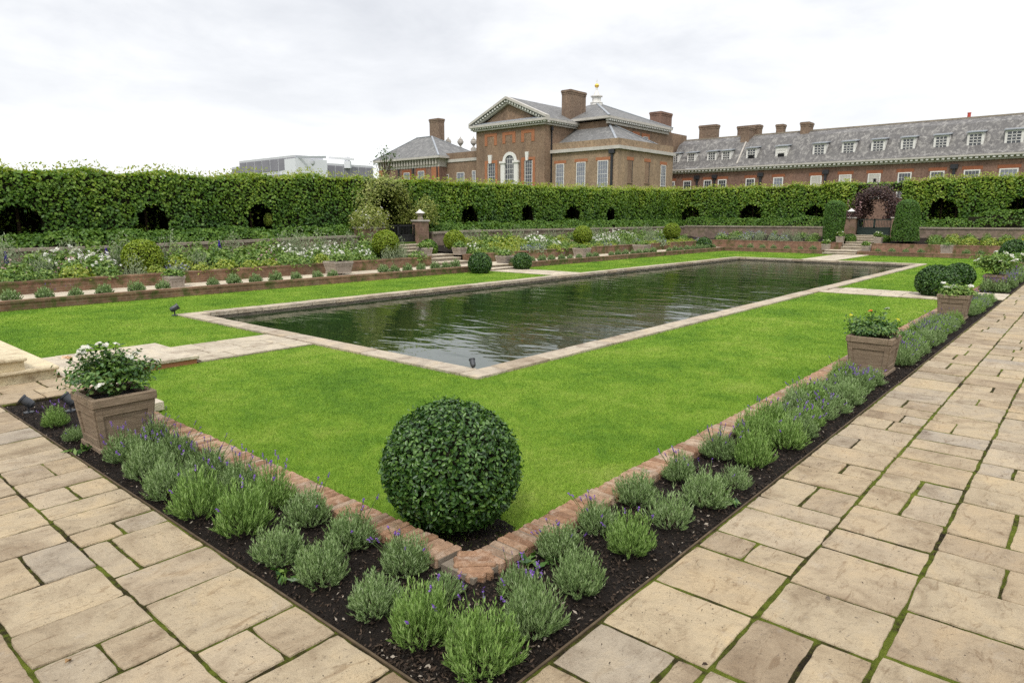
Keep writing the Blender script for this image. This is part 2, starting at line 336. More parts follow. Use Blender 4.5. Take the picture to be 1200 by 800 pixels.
leafmat('silver_leaf', [(.15, .20, .10), (.23, .28, .155), (.34, .38, .24)], .65, .25, .25, 1., .2)
leafmat('gold_climber', [(.11, .16, .025), (.20, .25, .05), (.31, .34, .09), (.42, .43, .16)], .5, .35, .28, 1., .3)
leafmat('purple_leaf', [(.028, .017, .017), (.055, .031, .029), (.10, .055, .048), (.16, .10, .078)], .45, .4, .2, 1., .3)
leafmat('wild_leaf', [(.03, .07, .016), (.06, .12, .022), (.10, .17, .03)], .5, .3, .25, .4, .4)
flat('twig_shade', (.014, .014, .008), (.03, .028, .016), 6, .95, .1, .02)  # near-black twigs: the shade inside hedges and bushes is put into the colour
flat('dry_leaf', (.34, .20, .09), (.44, .29, .15), 20, .8, .2)

# ------------------------------------------------------------------ leaf clouds (numpy)
def unit(a): return a / np.maximum(np.linalg.norm(a, axis=1, keepdims=True), 1e-9)
def leaf_arrays(P, N, L, W, spread=.8, hang=0., fold=.25, out=.45):
    """kite-shaped leaves at P, lying roughly across outward direction N. returns verts, quads"""
    n = len(P); N = unit(N + rng.normal(0, spread * .6, (n, 3)))
    A = rng.normal(0, 1, (n, 3)); A[:, 2] -= hang; A = A - (A * N).sum(1, keepdims=True) * N; A = unit(A); A = unit(A + N * rng.uniform(0, out, (n, 1)))
    S = unit(np.cross(A, N)); L = np.asarray(L).reshape(-1, 1) * rng.uniform(.7, 1.25, (n, 1)); W = np.asarray(W).reshape(-1, 1) * rng.uniform(.75, 1.2, (n, 1))
    B = P - A * L * .5; mid = P - A * L * .05 - N * fold * W * .5
    V = np.empty((n, 4, 3)); V[:, 0] = B; V[:, 1] = mid + S * W * .5 + N * fold * W; V[:, 2] = P + A * L * .5; V[:, 3] = mid - S * W * .5 + N * fold * W
    return V.reshape(-1, 3), np.arange(n * 4).reshape(-1, 4)
def oval_arrays(P, N, L, W, spread=.8, fold=.2, out=.5, hang=0.):
    """six-sided leaf of two halves folded on the midrib: 2 quads each"""
    n = len(P); N = unit(N + rng.normal(0, spread * .6, (n, 3))); A = rng.normal(0, 1, (n, 3)); A[:, 2] -= hang; A -= (A * N).sum(1, keepdims=True) * N; A = unit(A); A = unit(A + N * rng.uniform(0, out, (n, 1)))
    S = unit(np.cross(A, N)); N2 = np.cross(S, A); L = np.asarray(L).reshape(-1, 1) * rng.uniform(.7, 1.25, (n, 1)); W = np.asarray(W).reshape(-1, 1) * rng.uniform(.8, 1.2, (n, 1))
    V = np.empty((n, 6, 3)); V[:, 0] = P - A * L * .5; V[:, 3] = P + A * L * .5 - N2 * L * .08
    for i, (s, a) in zip((1, 2, 4, 5), ((1, -.18), (1, .2), (-1, .2), (-1, -.18))): V[:, i] = P + A * L * a + S * W * .5 * s * (1 if a < 0 else .85) + N2 * W * fold
    b = np.arange(n)[:, None] * 6; Fc = np.concatenate([b + np.array([[0, 1, 2, 3]]), b + np.array([[0, 3, 4, 5]])], 1).reshape(-1, 4)
    return V.reshape(-1, 3), Fc
class Cloud:
    def __init__(s): s.V = []; s.F = []; s.v = []; s.n = 0
    def add(s, V, Fc, v):
        s.V.append(V); s.F.append(Fc + s.n); s.n += len(V); s.v.append(v)
    def leaves(s, P, N, L, W, v=None, oval=False, **k):
        P = np.asarray(P, float); N = np.asarray(N, float)
        V, Fc = (oval_arrays if oval else leaf_arrays)(P, N, L, W, **k)
        v = rng.uniform(0, 1, len(P)) if v is None else v
        s.add(V, Fc, np.repeat(v, 2) if oval else v)
    def build(s, name, mat, parent=None):
        return obj_np(name, np.concatenate(s.V), np.concatenate(s.F), mat, np.concatenate(s.v), parent)
def sphere_pts(n, zmin=-1.):
    z = rng.uniform(zmin, 1, n); a = rng.uniform(0, 2 * np.pi, n); r = np.sqrt(1 - z * z); return np.stack([r * np.cos(a), r * np.sin(a), z], 1)
_perm = rng.uniform(0, 6.28, (24,)); _dir = unit(rng.normal(0, 1, (24, 3)))
def lump(P, f=1.):
    P = np.asarray(P, float); s = 0
    for i in range(10): s = s + np.sin((P @ _dir[i]) * f * (1 + .27 * i) + _perm[i]) / (1 + .25 * i)
    return s / 4.5

# ================================================================== GROUND, LAWN, PATHS
LZ = -.12                                             # turf level
gr = MB()
def ringrect(mb, a, b, za, zb):
    A = [(a[0], a[2], za), (a[1], a[2], za), (a[1], a[3], za), (a[0], a[3], za)]; B = [(b[0], b[2], zb), (b[1], b[2], zb), (b[1], b[3], zb), (b[0], b[3], zb)]
    for i in range(4): mb.quad(A[i], A[(i + 1) % 4], B[(i + 1) % 4], B[i])
O0 = (-900, 1500, -1200, 1500); O1 = (-9, 49.6, -9, 25.1); O2 = (-8.8, 49.4, -8.8, 24.9)
ringrect(gr, O0, O1, .9, .9); ringrect(gr, O1, O2, .9, -.5)
gr.quad((O2[0], O2[2], -.5), (O2[1], O2[2], -.5), (O2[1], O2[3], -.5), (O2[0], O2[3], -.5))
gr.box(-8.9, 49.5, -8.9, -2.305, -.49, -.03); gr.box(-8.9, -2.005, -2.304, 18.9, -.49, -.03)
tag(gr.build('ground', M['field']), kind='structure')

PX0, PX1, PY0, PY1 = 6.35, 36.7, 6.1, 15.35          # outer edge of the pool kerb
lawn_rects = [(2.72, PX0, 2.66, 9.98), (PX0, 20.75, 2.66, PY0), (22.45, 43.45, 2.66, PY0), (PX1, 43.45, PY0, 10.2), (PX1, 43.45, 11.9, PY1), (21.95, 43.45, PY1, 19.0), (PX0, 20.3, PY1, 19.0), (2.72, PX0, 11.45, 19.0), (-2, 2.72, 13.05, 19.0)]
lw = MB()
for x0, x1, y0, y1 in lawn_rects: lw.box(x0, x1, y0, y1, -.5, LZ)
tag(lw.build('lawn', M['lawn_turf']), kind='structure')
# mown blades
Vs, vs = [], []
for x0, x1, y0, y1 in lawn_rects:
    nx = max(1, int((x1 - x0) / 1.0)); ny = max(1, int((y1 - y0) / 1.0)); xs = np.linspace(x0, x1, nx + 1); ys = np.linspace(y0, y1, ny + 1)
    for i in range(nx):
        for j in range(ny):
            d = math.hypot((xs[i] + xs[i + 1]) / 2, (ys[j] + ys[j + 1]) / 2)
            dens = min(9000, 9000 * (6 / d) ** 1.35) if d > 6 else 9000
            n = int(dens * (xs[i + 1] - xs[i]) * (ys[j + 1] - ys[j]))
            p = np.stack([rng.uniform(xs[i], xs[i + 1], n), rng.uniform(ys[j], ys[j + 1], n), np.full(n, LZ - .004)], 1)
            w = .0042 * max(1, d / 7) * rng.uniform(.7, 1.3, n); hgt = rng.uniform(.016, .036, n) * (1 + .12 * lump(p, 3.0)); a = rng.uniform(0, 6.283, n)
            s = np.stack([np.cos(a), np.sin(a), np.zeros(n)], 1) * w[:, None] * .5; b = rng.uniform(0, 6.283, n); lean = rng.uniform(.1, 1., n) * hgt
            tip = p + np.stack([np.cos(b) * lean, np.sin(b) * lean, hgt], 1)
            Vs.append(np.stack([p - s, p + s, tip], 1).reshape(-1, 3)); vs.append(rng.uniform(0, 1, n))
V = np.concatenate(Vs); tag(obj_np('grass', V, np.arange(len(V)).reshape(-1, 3), M['grass_blade'], np.concatenate(vs)), kind='stuff')

# ---- stone paving
class Paving:
    def __init__(s): s.mb = MB()
    def slab(s, x0, x1, y0, y1, z, th=.05, gap=.010, jit=.0036):
        z += random.uniform(-.004, .004); g = gap * random.uniform(.6, 1.35)
        x0 += g; x1 -= g * random.uniform(.6, 1.2); y0 += g; y1 -= g * random.uniform(.6, 1.2)
        if x1 - x0 < .03 or y1 - y0 < .03: return
        cs = [(x0, y0), (x1, y0), (x1, y1), (x0, y1)]; ring = []
        near = math.hypot((x0 + x1) / 2, (y0 + y1) / 2) < 9
        for i in range(4):
            a, b = cs[i], cs[(i + 1) % 4]; L = math.hypot(b[0] - a[0], b[1] - a[1]); n = max(2, int(L / (.045 if near else .2)))
            dx, dy = (b[0] - a[0]) / L, (b[1] - a[1]) / L; c = 0; bow = random.uniform(-.004, .004)
            for k in range(n):
                t = k / n; c = c * .6 + random.uniform(-jit, jit); q = c + bow * math.sin(math.pi * t)
                if k == 0: q = random.uniform(0, .006)
                ring.append((a[0] + dx * L * t - dy * q + (dx * .004 if k == 0 else 0), a[1] + dy * L * t + dx * q + (dy * .004 if k == 0 else 0)))
        cx, cy = (x0 + x1) / 2, (y0 + y1) / 2; n = len(ring); tx, ty = random.uniform(-.006, .006), random.uniform(-.006, .006)
        zz = lambda x, y: z + (x - cx) * tx + (y - cy) * ty
        P = [(x, y, z - th) for x, y in ring] + [(x, y, zz(x, y) - .007 - random.uniform(0, .003)) for x, y in ring]
        for ins, dz in ((.004, .0015), (.012, 0)):
            for x, y in ring:
                l = math.hypot(cx - x, cy - y); P.append((x + (cx - x) / l * ins, y + (cy - y) / l * ins, zz(x, y) - dz))
        Fs = [(r * n + k, r * n + (k + 1) % n, (r + 1) * n + (k + 1) % n, (r + 1) * n + k) for r in range(3) for k in range(n)] + [tuple(range(3 * n, 4 * n))]
        s.mb.add(P, Fs, random.random())
    def band(s, axis, lo, hi, joints, z, splits=None, until=None, unit_=(.3, .62), psplit=.38):
        js = list(joints)
        if until is not None:
            while js[-1] < until: js.append(js[-1] + random.choice((random.uniform(unit_[0], unit_[0] + .1), random.uniform(*unit_))))
        for i in range(len(js) - 1):
            if splits is not None and i < len(splits): sp = splits[i]
            else: sp = random.uniform(.35, .65) if random.random() < psplit else 0
            cuts = [lo, hi] if not sp else [lo, lo + (hi - lo) * sp, hi]
            for k in range(len(cuts) - 1):
                if axis == 'x': s.slab(js[i], js[i + 1], cuts[k], cuts[k + 1], z)
                else: s.slab(cuts[k], cuts[k + 1], js[i], js[i + 1], z)
pv = Paving()
# right walk (runs along X): joints read off the stones in front of the camera
pv.band('x', 1.12, 1.70, [-1.6, -1.1, -.55, 0, .5, .95, 1.45, 1.75, 2.22, 2.64, 3.18, 3.72, 4.0, 4.48, 4.73, 5.2, 5.58, 5.86, 6.29], 0, [0, .5, 0, 0, .4, 0, 0, .5, .25, 0, 0, .5, 0, 0, .5, 0, .45, 0], 45)
pv.band('x', .56, 1.12, [-1.8, -1.2, -.7, -.2, .3, .7, 1.2, 1.65, 2.2, 2.67, 3.2, 3.66, 4.21, 4.55, 5.03, 5.5, 5.84, 6.33], 0, [0, 0, .5, 0, 0, .4, 0, 0, .6, .45, 0, 0, 0, 0, .5, .5, 0, 0], 45)
pv.band('x', 0.0, .56, [-1.5, -.9, -.4, .2, .7, 1.3, 1.8, 2.3, 2.8, 3.28, 3.77, 4.21, 4.62, 4.93, 5.57], 0, [0] * 9 + [0, 0, .35, 0, .4], 45)
pv.band('x', -.58, 0.0, [-1.7], 0, None, 45); pv.band('x', -1.15, -.58, [-1.5], 0, None, 45); pv.band('x', -1.7, -1.15, [-1.6], 0, None, 45); pv.band('x', -2.25, -1.7, [-1.6], 0, None, 45)
# left walk (runs along Y)
pv.band('y', 1.18, 1.72, [1.70, 2.2, 2.62, 2.99, 3.59, 4.01, 4.55, 4.8, 5.14, 5.4, 5.75, 6.05, 6.45, 6.8, 7.3, 7.7, 8.1], 0, [0, 0, .5, 0, 0, .3, .5, 0, 0, .5, 0, .55, 0, 0, 0, 0], 8.9)
pv.band('y', .64, 1.18, [1.70, 2.15, 2.67, 3.11, 3.42, 3.78, 4.24, 4.72, 5.09, 5.5], 0, [0, 0, 0, .5, 0, 0, .5, 0, 0], 8.9)
pv.band('y', .08, .64, [1.70, 2.3, 2.8, 3.3, 3.91, 4.4], 0, None, 8.9); pv.band('y', -.5, .08, [1.7], 0, None, 8.9); pv.band('y', -1.1, -.5, [1.7], 0, None, 8.9); pv.band('y', -1.6, -1.1, [1.7], 0, None, 8.9)
for k in range(8): pv.band('x', 8.9 + k * .5, 9.4 + k * .5, [-1.6, -.9, -.3, .25], 0, None, 2.6 if k < 2 else 1.6)
tag(pv.mb.build('paved_path', M['paving']), kind='structure')
ms = MB(); ms.box(-2.0, 46, -2.3, 1.715, -.45, -.007); ms.box(-2.0, 1.735, 1.716, 13.0, -.45, -.0075); ms.box(1.736, 2.68, 8.86, 9.95, -.45, -.012); ms.box(20.75, 22.45, 1.716, 2.68, -.45, -.0125)
tag(ms.build('path_joints', M['moss']), kind='structure')
p2 = Paving()
# low paths across the lawns (pool level)
p2.band('x', 9.98, 10.46, [4.42, 5.0, 5.5, 5.95, 6.33], LZ + .03, [0] * 9); p2.band('x', 10.46, 10.95, [4.42, 4.8, 5.4, 5.9, 6.33], LZ + .03, [0] * 9); p2.band('x', 10.95, 11.45, [4.42, 4.95, 5.35, 6.33], LZ + .03, [0] * 9)
for (a, b, y0, y1) in ((20.75, 22.45, 2.7, PY0), (20.3, 21.95, PY1, 18.95)):
    for k in range(3): p2.band('y', a + (b - a) * k / 3, a + (b - a) * (k + 1) / 3, [y0], LZ + .03, [0] * 20, y1 - .3, (.5, .8))
for k in range(3): p2.band('x', 10.2 + k * .567, 10.2 + (k + 1) * .567, [PX1], LZ + .03, [0] * 20, 43.2, (.5, .8))
p2.band('y', 20.75, 21.6, [1.72, 2.2, 2.68], -.0, [0] * 4); p2.band('y', 21.6, 22.45, [1.72, 2.1, 2.68], -.0, [0] * 4)
tag(p2.mb.build('lawn_path', M['pale_stone']), kind='structure')
mb = MB(); mb.box(4.4, 6.36, 9.98, 11.45, -.45, LZ + .012); mb.box(20.75, 22.45, 2.66, PY0, -.45, LZ + .012); mb.box(20.3, 21.95, PY1, 19.0, -.45, LZ + .012); mb.box(PX1, 43.45, 10.2, 11.9, -.45, LZ + .012)
tag(mb.build('lawn_path_bed', M['mortar']), kind='structure')

# ---- pool
cp = Paving(); CW = .36
def runs(a, b, lo=.55, hi=1.0):
    o = [a]
    while o[-1] < b - hi: o.append(o[-1] + random.uniform(lo, hi))
    return o + [b]
KZ = LZ + .04
for y0 in (PY0, PY1 - CW):
    js = runs(PX0, PX1)
    for i in range(len(js) - 1): cp.slab(js[i], js[i + 1], y0, y0 + CW, KZ, .09, .004, .004)
for x0 in (PX0, PX1 - CW):
    js = runs(PY0 + CW, PY1 - CW)
    for i in range(len(js) - 1): cp.slab(x0, x0 + CW, js[i], js[i + 1], KZ, .09, .004, .004)
tag(cp.mb.build('pool_kerb', M['coping_stone']), 'flat stone kerb framing the long rectangular pool between the lawns', 'kerb')
pb = MB(); ix0, ix1, iy0, iy1 = PX0 + CW - .05, PX1 - CW + .05, PY0 + CW - .05, PY1 - CW + .05
for (a, b, c, d) in ((PX0, PX1, PY0 + .01, iy0), (PX0, PX1, iy1, PY1 - .01), (PX0 + .01, ix0, iy0, iy1), (ix1, PX1 - .01, iy0, iy1)): pb.box(a, b, c, d, -.48, KZ - .085)
tag(pb.build('pool_wall', M['old_stone']), kind='structure')
pl = MB(); pl.box(ix0 - .06, ix1 + .06, iy0 - .06, iy1 + .06, -.49, -.46); 
w = MB(); w.quad((ix0, iy0, -.235), (ix1, iy0, -.235), (ix1, iy1, -.235), (ix0, iy1, -.235)); tag(w.build('pool_water', M['pool_water']), kind='structure')

# ================================================================== NEAR BEDS
def soilgrid(name, x0, x1, y0, y1, z, step, amp=.016):
    nx = max(2, int((x1 - x0) / step)); ny = max(2, int((y1 - y0) / step)); X, Y = np.meshgrid(np.linspace(x0, x1, nx), np.linspace(y0, y1, ny), indexing='ij')
    P = np.stack([X.ravel(), Y.ravel(), np.zeros(nx * ny)], 1); P[:, 2] = z(P) if callable(z) else z; P[:, 2] += amp * lump(P * 6, 1.3) * .6 + rng.normal(0, amp * .35, len(P))
    i = np.arange(nx * ny).reshape(nx, ny); Fc = np.stack([i[:-1, :-1], i[1:, :-1], i[1:, 1:], i[:-1, 1:]], -1).reshape(-1, 4)
    return P, Fc
SV, SF, n0 = [], [], 0
for a in ((1.74, 20.72, 1.72, 2.50, -.03, .03), (1.74, 2.54, 2.44, 8.87, -.03, .03), (22.47, 43.3, 1.72, 2.5, -.03, .08), (2.75, 3.5, 2.68, 3.45, LZ + .02, .025)):
    P, Fc = soilgrid('', *a)
    if a[0] == 2.75:  # round patch of bare soil under the clipped bush
        P[:, 2] -= np.clip(np.hypot(P[:, 0] - 3.02, P[:, 1] - 3.02) - .32, 0, 1) * .6
    SV.append(P); SF.append(Fc + n0); n0 += len(P)
tag(obj_np('soil', np.concatenate(SV), np.concatenate(SF), M['soil']), kind='structure')
def chips(n, x0, x1, y0, y1, z, size, dens_pow=1.):
    x = x0 + (x1 - x0) * rng.uniform(0, 1, n) ** dens_pow; P = np.stack([x, rng.uniform(y0, y1, n), z + rng.uniform(-.004, .016, n)], 1); return P, size * rng.uniform(.5, 1.6, n)
ch = Cloud()
for (n, a, dp) in ((16000, (1.76, 12, 1.74, 2.44, -.028, .016), 1.5), (10000, (1.76, 2.46, 2.44, 8.8, -.028, .014), 1), (500, (2.8, 3.3, 2.7, 3.3, LZ + .02, .016), 1), (200, (1.2, 1.7, 1.75, 7, .006, .007), 1), (420, (1.9, 8, 1.2, 1.69, .006, .007), 1), (200, (1.5, 8, -.3, 1.1, .006, .008), 1)):
    P, s = chips(n, *a, dens_pow=dp); v = rng.uniform(0, .93, n); v[rng.uniform(0, 1, n) < .04] = 1
    ch.leaves(P, np.tile([0, 0, 1.], (n, 1)), s * 1.3, s * .6, v, spread=.8, fold=.3)
tag(ch.build('bark_mulch', M['bark_chip']), kind='stuff')

# brick edging on the lawn side: bricks laid across
def edging(spans, name, label):
    mb = MB(); mo = MB(); root = thing(name, label, 'edging')
    for axis, a, b, lo, hi, z0, zt in spans:
        t = a
        while t < b - .03:
            w_ = random.uniform(.060, .076); g = .007; c = t + w_ / 2
            zt_ = zt + random.uniform(-.003, .003); half = (hi - lo) / 2 + random.uniform(-.006, .003); mid = (lo + hi) / 2 + random.uniform(-.004, .004); rz = random.uniform(-.03, .03)
            hz = (zt_ - z0) / 2; v_ = random.random()
            if axis == 'x': mb.cbox((c, mid, z0 + hz), (w_ / 2 - g / 2, half, hz), .010, rz, v_, 0, .004)
            else: mb.cbox((mid, c, z0 + hz), (half, w_ / 2 - g / 2, hz), .010, rz, v_, 0, .004)
            t += w_
        if axis == 'x': mo.box(a, b, lo + .02, hi - .02, z0 + .01, zt - .010)
        else: mo.box(lo + .02, hi - .02, a, b, z0 + .01, zt - .0105)
    mb.build('brick', M['edge_brick'], root); mo.build('mortar_bed', M['mortar'], root); return root
EZ = .032
e1 = edging([('x', 2.70, 20.7, 2.435, 2.655, -.2, EZ)], 'brick_edging', 'weathered brick edging between right lavender bed and lawn, near side of cross path')
edging([('y', 2.74, 8.9, 2.485, 2.705, -.2, EZ)], 'brick_edging', 'weathered brick edging between left lavender bed and lawn')
edging([('x', 22.5, 43.3, 2.435, 2.655, -.2, EZ)], 'brick_edging', 'brick edging of the lavender bed beyond the right cross path')
# corner where the two runs meet: a block of bricks laid askew
cn = thing('corner_brickwork', 'broken brick corner block where the two edgings meet by the clipped bush', 'edging', (2.6, 2.55, 0))
mb = MB()
for i, (dx, dy, hx, hy, rz, dz) in enumerate(((-.066, -.082, .058, .026, .79, -.012), (-.030, -.046, .098, .027, .77, -.004), (.012, -.004, .125, .028, .80, .0), (.054, .038, .128, .028, .76, .003), (.092, .080, .105, .027, .80, .0))):
    mb.cbox((dx, dy, -.088 + dz), (hx, hy, .12), .010, -rz, random.random(), 0, .006)
mb.build('brick', M['edge_brick'], cn)
mb = MB(); mb.box(-.105, .13, -.105, .16, -.19, .012); mb.build('mortar_bed', M['mortar'], cn)
# thin strip that holds the soil back from the paving
es = MB(); es.box(1.72, 1.732, 1.722, 8.86, -.1, .001); es.box(1.72, 20.72, 1.706, 1.718, -.1, .001); tag(es.build('bed_edging_strip', M['edging_strip']), 'thin brown edging strip between the paving and the lavender beds', 'edging')
es = MB(); es.box(22.47, 43.3, 1.706, 1.718, -.1, .012); tag(es.build('bed_edging_strip', M['edging_strip']), 'thin brown edging strip of the lavender bed beyond the cross path', 'edging')

# ---- lavender
def lavender_mesh(seed, stems, leaves, rad, hgt, lw_=.0045, ll=.04, gap=0.):
    """a tufted dome: stems rise from a small crown and end on a dome, narrow leaves along their upper part"""
    r = np.random.default_rng(seed); Ps, As, Ns = [], [], []
    for s in range(stems):
        az = r.uniform(0, 6.283); c = r.uniform(.10, 1.0); sn = math.sqrt(1 - c * c); k0 = r.uniform(.80, 1.05) * (1 + .09 * math.sin(3 * az + seed) + .06 * math.sin(7 * az + 2 * seed)); tuft = 1 + .08 * math.sin(az * 9 + c * 11 + seed)
        tip = np.array([math.cos(az) * sn * rad * k0, math.sin(az) * sn * rad * k0, .03 + c * hgt * k0 * tuft]); base = np.array([tip[0] * .25, tip[1] * .25, 0]); ctl = np.array([tip[0] * .85, tip[1] * .85, tip[2] * .45])
        for k in range(leaves):
            t = .30 + .70 * (k + r.uniform(0, 1)) / leaves; p = base * (1 - t) ** 2 + ctl * 2 * t * (1 - t) + tip * t * t; d = (ctl - base) * (1 - t) + (tip - ctl) * t; d[2] += .03; d /= np.linalg.norm(d)
            side = r.normal(0, 1, 3); side -= side @ d * d; side /= np.linalg.norm(side); a = d * r.uniform(.9, 2.0) + side * .62; a /= np.linalg.norm(a)
            Ps.append(p); As.append(a); Ns.append(np.cross(a, side))
    P = np.array(Ps); A = np.array(As); S = unit(np.array(Ns)); n = len(P); l = ll * r.uniform(.6, 1.25, (n, 1)); w_ = lw_ * r.uniform(.7, 1.3, (n, 1))
    V = np.empty((n, 4, 3)); V[:, 0] = P; V[:, 1] = P + A * l * .45 + S * w_; V[:, 2] = P + A * l; V[:, 3] = P + A * l * .45 - S * w_
    V[:, :, 2] = np.maximum(V[:, :, 2], .003)
    return mesh_np('foliage', V.reshape(-1, 3), np.arange(n * 4).reshape(-1, 4), r.uniform(0, 1, n))
def bloom_mesh(seed, n, rad, hgt):
    r = np.random.default_rng(seed); mb = MB()
    for i in range(n):
        az = r.uniform(0, 6.283); el = r.uniform(.05, .75); L = r.uniform(1.0, 1.4) * (rad * math.sin(el) + hgt * math.cos(el))
        d = Vector((math.cos(az) * math.sin(el), math.sin(az) * math.sin(el), math.cos(el))); a = d * L * .55; b = d * L
        mb.bar(d * L * .4, b, .0036, .0036, .5, 0)
        for k in range(9):
            c = b + d * (k - 4) * .005; sz = .0085 * r.uniform(.6, 1.2); u = Vector(r.normal(0, 1, 3)).normalized(); q = u.orthogonal().normalized()
            c = c + u * .004; mb.quad(c - u * sz, c - q * sz * .7, c + u * sz, c + q * sz * .7, float(r.uniform()), 1)
    m = bpy.data.meshes.new('lavender_blossom'); m.from_pydata([tuple(v) for v in mb.V], [], mb.F); a = m.attributes.new('v', 'FLOAT', 'FACE'); a.data.foreach_set('value', mb.v)
    m.materials.append(M['stem_green']); m.materials.append(M['lavender_bloom']); m.polygons.foreach_set('material_index', mb.m); m.update(); return m
LAV = [lavender_mesh(s, 330, 15, .19, .30, .0034, .036) for s in (1, 2, 3)] + [lavender_mesh(s, 300, 15, .185, .32, .0034, .042) for s in (4, 5)] + [lavender_mesh(6, 150, 13, .19, .27, .0034, .046)]
for i, m in enumerate(LAV): m.materials.append(M['lavender_green'] if i in (1, 4) else M['lavender_leaf'])
LAVF = [lavender_mesh(20 + s, 150, 8, .19, .30, .011, .05) for s in range(3)]
for m in LAVF: m.materials.append(M['lavender_leaf'])
BLOOM = [bloom_mesh(s, n, .19, .27) for s, n in ((1, 4), (2, 10), (3, 20))]
def stem_mesh():
    mb = MB()
    for i in range(7):
        a = random.uniform(0, 6.28); r = random.uniform(.02, .09); mb.tube([(0, 0, -.02), (math.cos(a) * r * .6, math.sin(a) * r * .6, .06), (math.cos(a) * r * 1.3, math.sin(a) * r * 1.3, .14)], [.009, .006, .003], 5)
    o = mb.build('woody_stems', M['stem_brown']); m = o.data; bpy.data.objects.remove(o); return m
LSTEM = stem_mesh()
def lavender(x, y, label, width=.38, mesh=None, bloom=None, group='lavender in the beds beside the paving', z=-.03, hs=1., far=False):
    s = width / .44; o = thing('lavender_plant', label, 'lavender', (x, y, z), random.uniform(0, 6.28), group, (s, s, s * hs * random.uniform(.92, 1.08)))
    m = mesh or random.choice(LAVF if far else LAV); f = bpy.data.objects.new('foliage', m); C.objects.link(f); kid(f, o)
    if not far:
        st = bpy.data.objects.new('woody_stems', LSTEM); C.objects.link(st); kid(st, o)
    if bloom is not None:
        b = bpy.data.objects.new('lavender_blossom', BLOOM[bloom]); C.objects.link(b); kid(b, o)
    return o
# front rows read from the photograph (centre pixel, width)
near = [(565, 752, 98, 1, 0), (493, 722, 82, 4, 0), (440, 690, 68, 0, None), (376, 657, 66, 2, None), (325, 634, 63, 0, None), (283, 602, 68, 4, 0), (232, 584, 62, 1, 0), (197, 562, 60, 0, 0), (172, 541, 52, 2, 1), (147, 523, 46, 0, 1),
        (624, 712, 78, 3, 1), (680, 668, 66, 0, None), (738, 625, 60, 1, 0), (656, 630, 62, 2, 1), (604, 670, 50, 5, 0), (700, 600, 56, 0, 1), (746, 570, 55, 2, None), (786, 594, 62, 5, None), (827, 572, 62, 0, 0), (862, 552, 42, 5, None),
        (521, 674, 48, 5, None), (474, 645, 66, 2, 1), (410, 617, 66, 0, 0), (360, 592, 60, 2, 0), (316, 574, 56, 1, 1), (280, 557, 50, 0, 1), (243, 543, 50, 2, 2), (207, 522, 46, 0, 2), (182, 508, 40, 0, 2), (883, 528, 50, 1, 0), (842, 520, 45, 0, 2), (797, 545, 42, 3, 1),
        (60, 486, 26, 1, 1), (86, 500, 26, 0, 0)]
pos = []
for px, py, wd, mi, bl in near:
    p = onZ(px, py, .10); p = Vector((max(1.9, p.x), max(1.88, p.y), 0)); d = (Vector((p.x, p.y, .1)) - CAM).length; pos.append((p.x, p.y, wd * d / 812 * 1.08, mi, bl))
ROWS = {}
for (x, y, wd, mi, bl) in pos:
    bed = 'right' if y < x else 'left'; d_out = (y if bed == 'right' else x); row = 'path-side row' if d_out < 2.13 else 'brick-side row'
    ROWS.setdefault((bed, row), []).append(((x if bed == 'right' else y), x, y, wd, mi, bl))
PLANTERS_R = [10.05, 16.35, 23.4, 30.4, 37.0]
for row, yy in (('path-side row', 1.99), ('brick-side row', 2.24)):
    x = 5.0 if row[0] == 'p' else 4.9
    while x < 20.5:
        if all(not (-.66 < x - q < .46) for q in PLANTERS_R) and all(math.hypot(x - q[0], yy - q[1]) > .34 for q in pos): ROWS[('right', row)].append((x, x + random.uniform(-.06, .06), yy + random.uniform(-.04, .04), random.uniform(.38, .48), None, random.choice((None, 0, 0, 1, 2) if row[0] == 'p' else (None, 0, 1, 2))))
        x += random.uniform(.33, .42)
for (bed, row), L in ROWS.items():
    L.sort()
    for i, (k, x, y, wd, mi, bl) in enumerate(L):
        look = {1: 'bright green', 4: 'tall green', 5: 'sparse leggy'}.get(mi, 'grey-green')
        lavender(x, y, f'{look} lavender, {nth(i + 1)} plant from the near corner in {row} of the {bed} bed', wd, LAV[mi] if mi is not None else None, bl, hs=.98 if mi in (1, 3, 4) else .88 if k < 6.5 else .74)
for row, yy in (('path-side row', 1.98), ('brick-side row', 2.25)):
    x = 22.8; i = 0
    while x < 42.6:
        if all(abs(x - q) > .45 for q in PLANTERS_R):
            i += 1; lavender(x, yy + random.uniform(-.05, .05), f'bluish lavender, {nth(i)} plant from the cross path in {row} of the far right bed', random.uniform(.40, .50), None, 2 if random.random() < .7 else 1, far=True, group='lavender in the bed beyond the right cross path', hs=1.05)
        x += random.uniform(.42, .55)

# small leafy weed clumps at the corner of the bed
def weed(x, y, label):
    cl = Cloud(); n = 26; a = rng.uniform(0, 6.28, n); N = np.stack([np.cos(a), np.sin(a), np.full(n, .8)], 1)
    cl.leaves(np.stack([np.cos(a), np.sin(a), np.full(n, .35)], 1) * rng.uniform(.04, .11, (n, 1)), N, .08, .028, spread=.4, out=1.)
    o = cl.build('leafy_plant', M['rose_leaf']); o.location = (x, y, -.02); tag(o, label, 'plant')
for px, py, l in ((340, 672, 'small dark leafy plant between lavenders in left bed'), (632, 655, 'small dark leafy plant near the brick corner, right bed'), (92, 527, 'small leafy plant at the foot of the left wooden planter'), (868, 590, 'low leafy plant at the path edge of right bed')):
    p = onZ(px, py, 0); weed(p.x, max(p.y, 1.85) if p.x > p.y else p.y, l)

